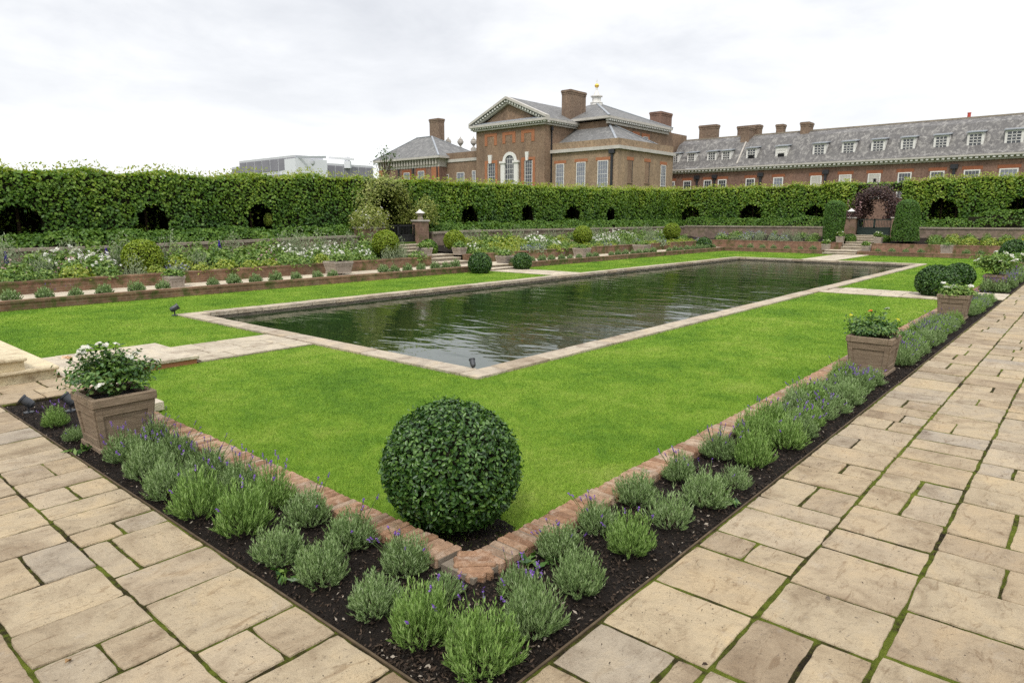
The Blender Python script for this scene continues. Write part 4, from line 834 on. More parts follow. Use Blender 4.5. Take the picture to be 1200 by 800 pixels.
# ================================================================== FLOWER BEDS
def clump_mesh(kind, seed):
    global rng
    keep = rng; rng = np.random.default_rng(seed); cl = Cloud(); n = 420
    if kind in ('green', 'white', 'lime', 'blue', 'yellow', 'pink'):
        U = sphere_pts(n, -.15); P = U * np.array([.5, .5, .42]) * rng.uniform(.5, 1, (n, 1)) * (1 + .3 * lump(U * 4, 2.)[:, None]) + np.array([0, 0, .1]); cl.leaves(P, U + np.array([0, 0, .6]), .13, .065, spread=.9)
    elif kind == 'silver':
        U = sphere_pts(n, .0); t = rng.uniform(.3, 1, (n, 1)); P = U * np.array([.4, .4, .85]) * t; cl.leaves(P, np.cross(U, [0, 0, 1.]) + .3 * U, .12, .025, spread=.7, hang=-1.5)
    elif kind == 'tall':
        U = sphere_pts(n, .0); t = rng.uniform(.2, 1, (n, 1)); P = U * np.array([.38, .38, .75]) * t; cl.leaves(P, U, .14, .05, spread=.9, hang=-.8)
    a = mesh_np('foliage', np.concatenate(cl.V), np.concatenate(cl.F), np.concatenate(cl.v))
    fl = None
    if kind in ('white', 'blue', 'yellow', 'pink'):
        c2 = Cloud(); m = {'white': 26, 'blue': 22, 'yellow': 70, 'pink': 24}[kind]; U = sphere_pts(m, .1); P = U * np.array([.52, .52, .50]) * rng.uniform(.85, 1.12, (m, 1)) + np.array([0, 0, .1]); s = .055 if kind == 'white' else .035 if kind != 'yellow' else .05
        for k in range(5): c2.leaves(P + rng.normal(0, s * .35, P.shape), U + np.array([0, 0, .5]), s * 1.5, s * 1.3, spread=.9)
        fl = mesh_np('blossom', np.concatenate(c2.V), np.concatenate(c2.F), np.concatenate(c2.v)); fl.materials.append(M[kind + '_petal'])
    rng = keep
    a.materials.append(M[{'green': 'mid_leaf', 'white': 'mid_leaf', 'lime': 'lime_mound', 'blue': 'silver_leaf', 'yellow': 'lime_mound', 'pink': 'mid_leaf', 'silver': 'silver_leaf', 'tall': 'mid_leaf'}[kind]]); return a, fl
CL = {k: [clump_mesh(k, 100 + 7 * i + j) for j in range(2)] for i, k in enumerate(('green', 'white', 'lime', 'blue', 'yellow', 'pink', 'silver', 'tall'))}
DESC = {'green': 'leafy green perennial', 'white': 'white rose clump', 'lime': 'lime-green mound', 'blue': 'grey plant with blue flowers', 'yellow': 'yellow-flowered mound', 'pink': 'green plant with pink flowers', 'silver': 'wispy silver plant', 'tall': 'tall green perennial'}
CAT = {'green': 'plant', 'white': 'rose', 'lime': 'plant', 'blue': 'flower', 'yellow': 'flower', 'pink': 'flower', 'silver': 'plant', 'tall': 'plant'}
NAME = {'green': 'perennial', 'white': 'white_rose', 'lime': 'lime_perennial', 'blue': 'blue_flower', 'yellow': 'yellow_flower', 'pink': 'pink_flower', 'silver': 'silver_plant', 'tall': 'tall_perennial'}
plants = {}
def bedplant(kind, x, y, z, s, where, key): plants.setdefault((kind, where), []).append((key, x, y, z, s))
for row, yy in enumerate((21.82, 22.6, 23.4, 24.25)):
    x = 1.5 + .3 * row
    while x < 45.3:
        if not (19.3 < x < 22.0) and not (yy > 23 and 19 < x < 22.6):
            z = .24 + (yy - 21.7) * .12; f = random.random(); drift = math.sin(x * .9 + row * .5) + .7 * math.sin(x * .37 + 1)
            if row == 0: k = random.choice(('blue', 'lime', 'green', 'lime', 'green', 'lime', 'silver'))
            elif row == 1: k = random.choice(('white', 'white', 'green')) if drift > .1 else random.choice(('lime', 'green', 'green', 'lime', 'pink', 'silver'))
            elif row == 2: k = random.choice(('white', 'white', 'silver')) if drift > .25 else random.choice(('green', 'tall', 'silver', 'lime', 'green'))
            else: k = random.choice(('silver', 'tall', 'green', 'silver'))
            if x > 36 and row > 0: k = random.choice(('silver', 'tall', 'tall', 'green', 'white'))
            s = random.uniform(.7, .95) if row == 0 else random.uniform(.8, 1.1) if row == 1 else random.uniform(.95, 1.4)
            
            if not any(abs(x + (22.7 - yy) * bx / 22.6 - bx) < .75 and 22.3 < yy < 23.2 for bx in (8.5, 17.9, 22.0, 32.3, 42.9)): bedplant(k, x, yy + random.uniform(-.15, .15), z, s, 'left raised bed', x)
        x += random.uniform(.62, .85)
for row, xx in enumerate((46.7, 47.5, 48.4)):
    y = 1.5
    while y < 21:
        if not (8.2 < y < 14.0 and row > -1):
            k = random.choice(('yellow', 'lime', 'lime')) if (y < 7.5 and row == 0) else random.choice(('green', 'lime', 'tall')) if y < 8 else random.choice(('silver', 'green', 'blue', 'tall'))
            bedplant(k, xx + random.uniform(-.12, .12), y, .36 + (xx - 46) * .12, random.uniform(.75, 1.0), 'far raised bed', y)
        y += random.uniform(.75, 1.0)
for (kind, where), L in plants.items():
    L.sort(); end = 'from its left end' if where[0] == 'l' else 'from its right end'
    for i, (key, x, y, z, s) in enumerate(L):
        a, fl = random.choice(CL[kind]); o = thing(NAME[kind], f'{DESC[kind]}, {nth(i + 1)} such in the {where} {end}', CAT[kind], (x, y, z), random.uniform(0, 6.28), f'{DESC[kind]}s in the {where}', s)
        ob = bpy.data.objects.new('foliage', a); C.objects.link(ob); kid(ob, o)
        if fl: ob = bpy.data.objects.new('blossom', fl); C.objects.link(ob); kid(ob, o)
# low leafy shrubs by the gates
for px, py, r, pl_, v_, l in ((502, 290, 11, 'y', 23.2, 'dark glossy shrub right of the upper left-hand steps'), (996, 280, 7, 'x', 47.3, 'dark round shrub beside the far steps, below the white-capped pier'), (1037, 281, 6, 'x', 47.6, 'dark bluish shrub right of the far steps')):
    p = onY(px, py, v_) if pl_ == 'y' else onX(px, py, v_); rr = r * (p - CAM).dot(FWD) / 792; o = ball('leafy_shrub', l, p.x, p.y, p.z - rr * .9, rr, 'ivy_leaf', 700, .12, cat='shrub')
# delphinium spires
for px, py, l in ((125, 297, 'purple flower spire just left of the large box ball'), (257, 287, 'purple flower spire below the dark hedge opening'), (7, 372 - 70, 'purple flower spire at the left edge of the raised bed')):
    p = onY(px, py, 23.6); cl = Cloud(); n = 120; t = rng.uniform(0, 1, n); a = rng.uniform(0, 6.28, n); P = np.stack([np.cos(a) * .05 * (1.1 - t), np.sin(a) * .05 * (1.1 - t), t * .32], 1); cl.leaves(P, np.stack([np.cos(a), np.sin(a), .3 + 0 * a], 1), .05, .05)
    root = thing('delphinium', l, 'flower', (p.x, p.y, p.z - .16), 0, 'purple delphinium spires'); cl.build('flower_spire', M['purple_petal'], root); mb = MB(); mb.tube([(0, 0, -.6), (0, 0, .1)], [.012, .008], 5); mb.build('stem', M['stem_green'], root)

# ================================================================== HEDGES
def hedge(label, axis, a, b, c, zt, ops, depth=2.6, dens=230, leaf=.15, back_open=None):
    """pleached hedge tunnel: leafy front with arched openings, roof and leafy back row. runs a..b along axis, front face at c"""
    root = thing('pleached_hedge', label, 'hedge', group='pleached hedges round the garden'); L = b - a; zb = 1.05
    w3 = lambda s, d, z: np.stack([s, c + d, z], 1) if axis == 'x' else np.stack([c + d, s, z], 1)
    def inside(s, z, grow=0.):
        r = np.zeros(len(s), bool)
        for oc, ow, ob, ot in ops:
            hw = ow / 2 + grow; ax = np.abs(s - oc) / hw; arch = ot + grow - (np.clip(ax, 0, 1) ** 2.2) * (ot - ob) * .42; r |= (ax < 1) & (z > ob - grow) & (z < arch)
        return r
    ztv = lambda s: np.interp(s, *zip(*zt))
    cl = Cloud()
    n = int(L * 3.3 * dens); s = rng.uniform(a, b, n); top = ztv(s) + .15 * lump(np.stack([s * 1.5, 0 * s, 0 * s], 1), 1.6); z = zb + (top - zb) * rng.uniform(0, 1, n); Q = np.stack([s, 0 * s, z], 1)
    bulge = .13 * lump(Q * 1.6, 1.5) + .16 * lump(Q * .55 + 3, 1.5); d = -bulge - .02 + np.abs(rng.normal(0, .09, n)) + .55 * np.clip((z - top + .35) / .35, 0, 1) ** 2 * rng.uniform(0, 1, n)
    ok = ~inside(s, z + rng.normal(0, .04, n), -.02); s, z, d = s[ok], z[ok], d[ok]; P = w3(s, d, z); nf = np.zeros_like(P); nf[:, 1 if axis == 'x' else 0] = -1; nf[:, 2] = .45
    # leaves in sprays: jitter groups share a shade
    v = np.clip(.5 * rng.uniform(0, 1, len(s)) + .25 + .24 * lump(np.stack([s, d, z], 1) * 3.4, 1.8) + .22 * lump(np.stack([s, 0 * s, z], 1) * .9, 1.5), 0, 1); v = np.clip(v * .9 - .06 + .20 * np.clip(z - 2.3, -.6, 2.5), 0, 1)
    cl.leaves(P, nf, leaf, leaf * .78, v, spread=.85, hang=.9, out=.7)
    n = int(L * depth * 150); s = rng.uniform(a, b, n); d = rng.uniform(0, depth, n); z = ztv(s) + .15 * lump(np.stack([s * 1.5, 0 * d, 0 * s], 1), 1.6) - rng.uniform(0, .12, n); nf = np.tile([0, 0, 1.], (n, 1)); cl.leaves(w3(s, d, z), nf, leaf, leaf * .75, np.clip(rng.uniform(.35, 1.1, n), 0, 1), spread=1.1, out=1.)
    # back row seen through the openings
    n = int(L * 2.4 * 45); s = rng.uniform(a, b, n); z = rng.uniform(.9, 3.3, n); d = depth - .3 + rng.normal(0, .08, n); nf = np.zeros((n, 3)); nf[:, 1 if axis == 'x' else 0] = -1; cl.leaves(w3(s, d, z), nf, leaf * 1.3, leaf, spread=.9)
    for oc, ow, ob, ot in ops:                            # foliage and stray sprays inside each arch
        m = 70; s = oc + rng.uniform(-.5, .5, m) * ow; z = ob + (ot - ob) * rng.uniform(-.1, 1, m) ** 1.7; d = rng.uniform(.5, 1.9, m); cl.leaves(w3(s, d, z), np.tile([-.5, -.5, .6], (m, 1)), leaf, leaf * .7, rng.uniform(.4, 1, m), spread=1.)
        m = 26; s = oc + rng.normal(0, .42, m) * ow; z = ot + .05 - np.abs(rng.normal(.0, .12, m)) - .25 * ((s - oc) / ow * 2) ** 2; cl.leaves(w3(s, rng.uniform(-.05, .3, m), z), np.tile([-.5, -.5, .3], (m, 1)), leaf, leaf * .7, spread=1., hang=1.5)
    cl.build('foliage', M['lime_leaf'], root)
    # pale new growth standing up from the clipped top
    n = int(L * 120); s = rng.uniform(a, b, n); d = rng.uniform(-.05, .9, n); k = rng.uniform(0, 1, n) ** 2.2; z = ztv(s) + .15 * lump(np.stack([s * 1.5, 0 * s, 0 * s], 1), 1.6) + k * .32 - .06
    c2 = Cloud(); c2.leaves(w3(s, d, z), np.tile([0, -.4, 1.], (n, 1)) if axis == 'x' else np.tile([-.4, 0, 1.], (n, 1)), leaf * .85, leaf * .5, spread=1.2, hang=-.8, out=1.); c2.build('new_shoots', M['lime_tip'], root)
    # dark twig sheets inside: shade of gaps and arches put into the colour
    step = .16; ns = int(L / step); mb = MB()
    def sheet(dd, chk, z1off=.2):
        for i in range(ns):
            s0 = a + i * L / ns; s1 = s0 + L / ns; tz = float(ztv(np.array([(s0 + s1) / 2]))[0]) - z1off; nz = int((tz - .85) / step)
            sc = np.full(nz, (s0 + s1) / 2); zc = .85 + (np.arange(nz) + .5) * step; m_ = ~inside(sc, zc, .06) if chk else np.ones(nz, bool); j = 0
            while j < nz:
                if m_[j]:
                    e = j
                    while e < nz and m_[e]: e += 1
                    z0_, z1_ = .85 + j * step, (.85 + e * step if e < nz else tz + .06); q = [(s0, z0_), (s1, z0_), (s1, z1_), (s0, z1_)]; mb.quad(*[(u, c + dd, w_) if axis == 'x' else (c + dd, u, w_) for u, w_ in q]); j = e
                else: j += 1
    sheet(.20, True); sheet(.42, True); sheet(depth - .15, False)
    for i in range(int(L)):
        s0, s1 = a + i * L / int(L), a + (i + 1) * L / int(L); z0_, z1_ = [float(ztv(np.array([q]))[0]) - .2 for q in (s0, s1)]
        q = [(s0, .2, z0_), (s1, .2, z1_), (s1, depth - .15, z1_), (s0, depth - .15, z0_)]; mb.quad(*[(u, c + d_, w_) if axis == 'x' else (c + d_, u, w_) for u, d_, w_ in q])
    mb.build('shade_core', M['twig_shade'], root)
    for oc, ow, ob, ot in ops:                            # lime trunks stand in the row, glimpsed through each opening
        for q in (-.62, .35):
            tm = MB(); p0 = w3(np.array([oc + q * ow * .5]), np.array([1.0 + .7 * abs(q)]), np.array([.8]))[0]; tm.tube([tuple(p0), (p0[0] + .03, p0[1], p0[2] + 1.0), (p0[0], p0[1] + .02, p0[2] + 2.4)], [.07, .055, .04], 7); tm.build('trunk', M['stem_brown'], root)
    return root
hz = [(-6, 3.5), (5.9, 3.52), (8.8, 3.62), (12.6, 3.62), (15.3, 3.76), (19.6, 3.88), (26, 3.86), (30, 3.92), (34.6, 3.9), (44.3, 4.1), (50.5, 4.25)]
def op_px(c, w_, top, bot, plane, val):
    f = onY if plane == 'y' else onX; i = 0 if plane == 'y' else 1; p, q = f(c - w_ / 2, top, val), f(c + w_ / 2, top, val); b = f(c, bot, val); return ((p[i] + q[i]) / 2, abs(p[i] - q[i]), b.z, (p.z + q.z) / 2)
opsL = [op_px(20, 58, 239, 279, 'y', 26), op_px(178, 38, 238, 274, 'y', 26), op_px(304, 32, 237, 272, 'y', 26)]
opsL = [(-1.2, 1.6, 1.3, 2.4), (2.2, 1.6, 1.35, 2.4)] + opsL
opsL2 = [op_px(551, 20, 240, 262, 'y', 26), op_px(618.5, 17, 239, 262, 'y', 26), op_px(672.5, 16, 240, 261, 'y', 26), op_px(716, 13, 241, 260, 'y', 26)]
opsF1 = [op_px(809, 22, 242, 259, 'x', 50.5), op_px(880, 26, 239, 259, 'x', 50.5), op_px(955, 22, 240, 256, 'x', 50.5)]
opsF2 = [op_px(1107, 36, 232, 257, 'x', 50.5), op_px(1197, 30, 230, 256, 'x', 50.5), (-1.0, 2., 1.9, 3.1)]
hedge('long clipped lime hedge with dark arched openings, left of the black gate', 'x', -5, 19.6, 26, hz, opsL, leaf=.125, dens=240)
hedge('clipped lime hedge with arched openings, right of the black gate', 'x', 22.3, 50.6, 26, hz, opsL2)
hf = [(-6, 4.5), (4, 4.46), (7, 4.48), (9.5, 4.40), (14.3, 4.34), (17.2, 4.26), (23.8, 4.32), (26, 4.25)]
hedge('far clipped lime hedge in front of the red-brick wing, left of the purple arch', 'y', 13.0, 28.4, 50.5, hf, opsF1, leaf=.165, dens=200)
hedge('far clipped lime hedge in front of the red-brick wing, right of the purple arch', 'y', -6, 10.3, 50.5, hf, opsF2, leaf=.165, dens=200)
# bridge of hedge over the gates (behind the climbers)
for lbl, axis, a, b, c, zlo, zhi in (('clipped hedge bridging over the black gate behind the golden climber', 'x', 19.5, 22.4, 26, 3.2, 3.9), ('clipped hedge bridging over the green gate behind the purple arch', 'y', 10.2, 13.1, 50.5, 3.75, 4.4)):
    cl = Cloud(); n = 1500; s = rng.uniform(a, b, n); z = rng.uniform(zlo, zhi, n); d = rng.uniform(0, 2.6, n) ** 1.0; P = np.stack([s, c + d, z], 1) if axis == 'x' else np.stack([c + d, s, z], 1); cl.leaves(P, np.tile([-.4, -.4, 1.], (n, 1)), .13, .10, spread=1., hang=.5); root = thing('hedge_bridge', lbl, 'hedge')
    if axis == 'x': m2 = 500; cl.leaves(np.stack([rng.uniform(a, b, m2), np.full(m2, c + 2.25), rng.uniform(.9, 3.4, m2)], 1), np.tile([0, -1., .3], (m2, 1)), .15, .12, spread=.9)
    cl.build('foliage', M['lime_leaf'], root)
    mb = MB(); mb.box(*((a, b, c + .3, c + 2.4) if axis == 'x' else (c + .3, c + 2.4, a, b)), zlo + .15, zhi - .15)
    if axis == 'x': mb.box(a, b, c + 2.35, c + 2.5, .8, zhi - .2)  # back sheet whose dark colour stands for the shade beyond the gate
    mb.build('shade_core', M['twig_shade'], root)
# ivy bank in front of the hedges
def bank(label, axis, a, b, c, width, zt, dens=300, leaf=.12, mat='ivy_leaf'):
    L = b - a; n = int(L * 1.3 * dens); s = rng.uniform(a, b, n); th = rng.uniform(0, 1, n); Q = np.stack([s * 1.3, th * 2, 0 * s], 1); lm = lump(Q, 1.5); hgt = zt(s) + .17 * lm + .12 * lump(Q * 2.7, 1.3)
    d = -.12 + width * (th ** 1.2); z = .95 + (hgt - .95) * np.sin(np.clip(.25 + th, 0, 1) * np.pi / 2) + rng.normal(0, .03, n); P = np.stack([s, c + d, z], 1) if axis == 'x' else np.stack([c + d, s, z], 1)
    N = np.stack([0 * s, -(1 - th), .4 + th], 1) if axis == 'x' else np.stack([-(1 - th), 0 * s, .4 + th], 1); cl = Cloud(); v = np.clip(.6 * rng.uniform(0, 1, n) + .2 + .22 * lump(Q * 2, 1.7), 0, 1); cl.leaves(P, N, leaf, leaf * .75, v, spread=.9, out=.7)
    root = thing('ivy_bank', label, 'ivy', group='ivy banks at the foot of the hedges'); cl.build('foliage', M[mat], root); mb = MB(); m = int(L / 1.0)
    for i in range(m):
        s0, s1 = a + L * i / m, a + L * (i + 1) / m; z1 = float(zt(np.array([s0]))[0]) - .28; mb.box(*((s0, s1 + .001, c + .12, c + width) if axis == 'x' else (c + .12, c + width, s0, s1 + .001)), .9, z1)
    mb.build('shade_core', M['twig_shade'], root)
zL = lambda s: np.interp(s, [-6, 5, 9, 10, 13, 15, 18.6, 23, 34, 49], [1.42, 1.40, 1.66, 1.5, 1.66, 1.52, 1.75, 1.70, 1.82, 1.88]) - .03
bank('ivy bank under the hedge, left of the black gate', 'x', -5, 18.4, 25.35, .8, zL, 340, .11); bank('ivy bank under the hedge, right of the black gate', 'x', 23.0, 49.8, 25.35, .8, zL)
zF = lambda s: np.interp(s, [-6, 2, 5, 6.5, 8, 9.6, 13, 16, 18, 25], [2.4, 2.45, 2.5, 2.0, 1.8, 1.7, 1.7, 2.1, 1.95, 2.0])
bank('ivy bank under the far hedge, left of the green gate', 'y', 13.7, 25.2, 49.85, .8, zF, 240, .14); bank('ivy bank under the far hedge, right of the green gate', 'y', -6, 9.5, 49.85, .8, zF, 240, .14)
# shrubs seen standing inside the openings
for px, py, r, v_, l in ((315, 257, 7, 26.4, 'yellow-green shrub standing inside the third hedge opening'), (165, 268, 5, 28.0, 'yellow-green shrub glimpsed inside the second hedge opening')):
    p = onY(px, py, v_); rr = r * (p - CAM).dot(FWD) / 792; ball('golden_shrub', l, p.x, p.y, p.z - rr, rr * .8, 'lime_mound', 500, .1, 1.35, cat='shrub')

# arches over the gates, gates, piers
def climber(name, label, axis, cen, c, half, zb, zt_, mat, nleaf, thick=.35, leaf=.10, side_zb=None, fl=None, depth=.9):
    root = thing(name, label, 'climber'); cl = Cloud(); tm = MB(); w3 = lambda s, d, z: np.stack([s, d, z], 1) if axis == 'x' else np.stack([d, s, z], 1)
    n = nleaf; t = rng.uniform(-.35, 1.35, n); ang = np.clip(t, 0, 1) * np.pi; spring = zt_ - half; r = half + rng.normal(0, thick * .45, n); s = cen - r * np.cos(ang); z = spring + r * np.sin(ang); dn = np.where(t < 0, -t, np.where(t > 1, t - 1, 0)) / .35; z = z - dn * (spring - zb) * 1.0; d = c + rng.uniform(-.15, depth, n)
    s = s + .12 * lump(np.stack([s, d, z], 1) * 2.2, 1.6); N = np.stack([-np.cos(ang), np.full(n, -.8), np.sin(ang) + .2], 1); N = N if axis == 'x' else N[:, [1, 0, 2]]; cl.leaves(w3(s, d, z), N, leaf, leaf * .6, spread=1., hang=.4); cl.build('foliage', M[mat], root)
    for dd in (.1, depth - .1):
        pts = [w3(np.array([cen - half * math.cos(a_)]), np.array([c + dd]), np.array([spring + half * math.sin(a_)]))[0] for a_ in np.linspace(0, math.pi, 13)]
        pts = [w3(np.array([cen - half]), np.array([c + dd]), np.array([zb - .5]))[0]] + pts + [w3(np.array([cen + half]), np.array([c + dd]), np.array([zb - .5]))[0]]; tm.tube(pts, [.03] * len(pts), 6)
    tm.build('arch_frame', M['black_iron'], root)
    if fl:
        c2 = Cloud(); m = 36; t = rng.uniform(0, 1, m); s = cen + rng.uniform(fl[0], fl[1], m); z = rng.uniform(fl[2], fl[3], m); d = c - .2 - rng.uniform(0, .1, m)
        for k in range(4): c2.leaves(w3(s + rng.normal(0, .02, m), d, z + rng.normal(0, .02, m)), np.tile([-.5, -.5, .5], (m, 1)), .07, .06)
        c2.build('blossom', M[fl[4]], root)
    return root
climber('climbing_arch', 'golden-green climber with small white flowers over the black gate', 'x', 20.75, 25.7, 1.3, 1.75, 3.6, 'gold_climber', 9000, .62, .11, fl=(-1.9, -.6, 1.6, 2.3, 'white_petal'))
climber('climbing_arch', 'dark purple-leaved climber arching over the far green gate', 'y', 11.65, 50.0, 1.05, 1.9, 3.7, 'purple_leaf', 7000, .52, .13, fl=(.7, 1.7, 2.2, 3.3, 'pink_petal'))
def mound(label, x, y, z, rx, ry, rz, mat, n=700, leaf=.1, name='climbing_rose', fl=None):
    root = thing(name, label, 'climber', (x, y, z)); cl = Cloud(); U = sphere_pts(n, -.6); P = U * np.array([rx, ry, rz]) * rng.uniform(.5, 1.1, (n, 1)) * (1 + .25 * lump(U * 4, 2)[:, None]); cl.leaves(P, U, leaf, leaf * .6, spread=1.); cl.build('foliage', M[mat], root)
    if fl:
        c2 = Cloud(); U = sphere_pts(18, -.3)
        for k in range(3): c2.leaves(U * np.array([rx, ry, rz]) * 1.05 + rng.normal(0, .02, (18, 3)), U, .07, .06)
        c2.build('blossom', M[fl], root)
    sm = MB(); sm.tube([(0, .3 if rx > ry else 0, -rz - .5), (0, 0, 0)], [.025, .015], 6); sm.build('stem', M['stem_brown'], root); return root
mound('golden climber sprawling over the brick pier left of the black gate', 19.15, 24.95, 1.85, 1.0, .5, .72, 'gold_climber', 1900, fl='white_petal')
mound('golden climber spilling beside the brick pier right of the black gate', 22.75, 25.3, 2.2, .72, .45, .85, 'gold_climber', 1500)
mound('pinkish-purple climber covering the pier left of the far green gate', 49.6, 12.95, 2.15, .4, .7, .35, 'purple_leaf', 700, .12, fl='pink_petal')
mound('added purple foliage darkening the left half inside the far green gate arch', 50.9, 12.45, 2.6, .4, .55, .85, 'purple_leaf', 1100, .13)  # added mound; its dark leaves stand for the shade inside the arch
def pier(label, x, y, wx, wy, z0, z1, lamp, name='gate_pier', cap=True):
    root = thing(name, label, 'pier', (x, y, z0), group='brick gate piers'); mb = MB(); mb.box(-wx / 2, wx / 2, -wy / 2, wy / 2, -.4, z1 - z0); mb.build('brickwork', M['pier_brick'], root)
    mb = MB(); mb.cbox((0, 0, z1 - z0 + .04), (wx / 2 + .05, wy / 2 + .05, .04), .01); mb.build('cap', M['grey_stone'], root)
    if lamp:
        h = z1 - z0 + .08; mb = MB(); mb.lathe((0, 0, h), [(.14, 0), (.16, .06), (.12, .12), (.13, .2), (.19, lamp * .6)], 12); mb.build('finial_stem', M['old_stone'], root); mb = MB(); mb.lathe((0, 0, h + lamp * .6), [(.22, 0), (.24, .03), (.15, .10), (.04, .19), (.001, .22)], 12); mb.build('finial_cap', M['white_paint'], root)
pier('brick pier with pale pointed cap, right of the black gate', 22.2, 25.1, .62, .5, .6, 1.85, .5); pier('stout brick pier half hidden by climber, left of the black gate', 19.15, 25.1, 1.3, .5, .5, 1.55, .55)
pier('brick pier with white pointed cap, left of the far green gate', 49.55, 12.95, .5, .75, .7, 2.0, .6); pier('brick pier right of the far green gate, behind the tapered column', 49.55, 10.2, .5, .5, .7, 2.0, 0)
def gate(label, axis, a, b, c, z0, z1, mat):
    root = thing('garden_gate', label, 'gate'); P = (lambda s, z: (s, c, z)) if axis == 'x' else (lambda s, z: (c, s, z)); mid = (a + b) / 2
    for s0, s1 in ((a, mid - .01), (mid + .01, b)):
        f = MB(); up = (0, 0, 1)
        for z in (z0 + .05, z0 + (z1 - z0) * .45, z1 - .05): f.bar(P(s0, z), P(s1, z), .05, .06)
        for s in (s0 + .02, s1 - .02): f.bar(P(s, z0), P(s, z1), .05, .05)
        f.build('gate_frame', M[mat], root); r = MB(); k = int((s1 - s0) / .085)
        for i in range(k):
            s = s0 + (i + .5) * (s1 - s0) / k; r.bar(P(s, z0 + .06), P(s, z1 - .05 + .05 * math.sin(i * 1.7)), .022, .022)
        r.build('bars', M[mat], root); q = MB(); q.prism([P(s0 + .04, z0 + .07), P(s1 - .04, z0 + .07), P(s1 - .04, z0 + (z1 - z0) * .43), P(s0 + .04, z0 + (z1 - z0) * .43)], (0, .012, 0) if axis == 'x' else (.012, 0, 0)); q.build('kick_panel', M[mat], root)
    return root
gate('black iron double gate under the golden climbing arch', 'x', 19.85, 21.85, 25.15, .8, 1.72, 'black_iron'); gate('dark green iron double gate under the purple climbing arch', 'y', 10.5, 12.5, 49.6, .93, 1.98, 'green_iron')
# ================================================================== PALACE
def slab_on(mb, axis, val, u0, u1, z0, z1, t0, t1, v=.5, mi=0):
    """thin box standing t0..t1 proud of a wall plane that faces -X ('x') or -Y ('y')"""
    u0, u1 = sorted((u0, u1)); z0, z1 = sorted((z0, z1))
    if axis == 'x': mb.box(val - t1, val - t0, u0, u1, z0, z1, v, mi)
    else: mb.box(u0, u1, val - t1, val - t0, z0, z1, v, mi)
def rc(axis, val, px0, px1, py0, py1):
    f = onX if axis == 'x' else onY; i = 1 if axis == 'x' else 0; a, b = f(px0, (py0 + py1) / 2, val)[i], f(px1, (py0 + py1) / 2, val)[i]; pm = (px0 + px1) / 2
    return min(a, b), max(a, b), f(pm, py1, val).z, f(pm, py0, val).z
def window(parent, axis, val, u0, u1, z0, z1, nx=3, nz=4, glass='glass', frame='white_paint', fw=.09, name='window'):
    mb = MB(); pr = .05
    slab_on(mb, axis, val, u0, u0 + fw, z0, z1, .0, pr); slab_on(mb, axis, val, u1 - fw, u1, z0, z1, 0, pr); slab_on(mb, axis, val, u0 + fw, u1 - fw, z1 - fw, z1, 0, pr); slab_on(mb, axis, val, u0 - .05, u1 + .05, z0 - .08, z0, 0, pr + .06)
    bw = .024
    for i in range(1, nx): u = u0 + fw + (u1 - u0 - 2 * fw) * i / nx; slab_on(mb, axis, val, u - bw / 2, u + bw / 2, z0, z1 - fw, .0, pr - .012)
    for j in range(1, nz): z = z0 + (z1 - fw - z0) * j / nz; b2 = bw if j != nz // 2 else bw * 1.9; slab_on(mb, axis, val, u0 + fw, u1 - fw, z - b2 / 2, z + b2 / 2, .0, pr - .009)
    w = mb.build(name, M[frame], parent); g = MB(); slab_on(g, axis, val, u0 + fw * .9, u1 - fw * .9, z0 + .001, z1 - fw * .9, -.03, .018); g.build('pane', M[glass], w); return w
def win_px(parent, axis, val, px0, px1, py0, py1, **k): r = rc(axis, val, px0, px1, py0, py1); return window(parent, axis, val, *r, **k), r
def part(parent, name, mat, fn, **k): mb = MB(); fn(mb); return mb.build(name, M[mat], parent, **k)
def pipe(parent, axis, val, px, z0, z1, w=.16, head=True):
    u = (onX(px, 200, val).y if axis == 'x' else onY(px, 200, val).x); mb = MB(); slab_on(mb, axis, val, u - w / 2, u + w / 2, z0, z1, .0, .14)
    if head: slab_on(mb, axis, val, u - w * 1.3, u + w * 1.3, z1 - .5, z1, .0, .26)
    return mb.build('drainpipe', M['pipe_black'], parent)
def stack(parent, x0, x1, y0, y1, z0, z1, mat='chimney_brick'):
    mb = MB(); mb.box(x0, x1, y0, y1, z0, z1 - .55); mb.box(x0 - .04, x1 + .04, y0 - .04, y1 + .04, z1 - .55, z1 - .3); mb.box(x0 - .10, x1 + .10, y0 - .10, y1 + .10, z1 - .3, z1 - .08); mb.box(x0 - .05, x1 + .05, y0 - .05, y1 + .05, z1 - .08, z1); return mb.build('chimney', M[mat], parent)
GZ = .8
pal = thing('palace', 'brown-brick palace block with white pediment, tall chimney and white roof lantern', 'palace', (0, 0, 0))
X0, X1 = 70., 71.4
YR = onX(638.5, 143, X0).y; YLf = onX(558, 148, X0).y; YM = (YR + YLf) / 2; zc0, zc1 = 13.75, 14.45; zap = 17.35
part(pal, 'central_wall', 'brown_brick', lambda m: (m.box(X0, 86, YR, YLf, GZ - .8, zc0), m.prism([(X0 + .05, YR, zc0), (X0 + .05, YLf, zc0), (X0 + .05, YM, zap - .35)], (.4, 0, 0))))
def cornice(m):
    e = .75
    m.box(X0 - e, X0 - .002, YR - e, YLf + e, zc1 - .3, zc1); m.box(X0 - e * .5, X0 - .003, YR - .3, YLf + .3, zc0 - .05, zc1 - .55)
    m.box(X0, 86, YR - e, YR - .002, zc1 - .3, zc1); m.box(X0, 86, YR - .35, YR - .002, zc0 - .05, zc1 - .55)
    for y0, y1 in ((YR - e, YM), (YLf + e, YM)):
        for z_, t_, pr in ((.0, .32, e), (-.55, .22, .35)):
            a, b = (X0 - pr, y0, zc1 + z_), (X0 - pr, y1, zap + z_); m.prism([a, b, (b[0], b[1], b[2] + t_), (a[0], a[1], a[2] + t_)], (pr + .04, 0, 0))
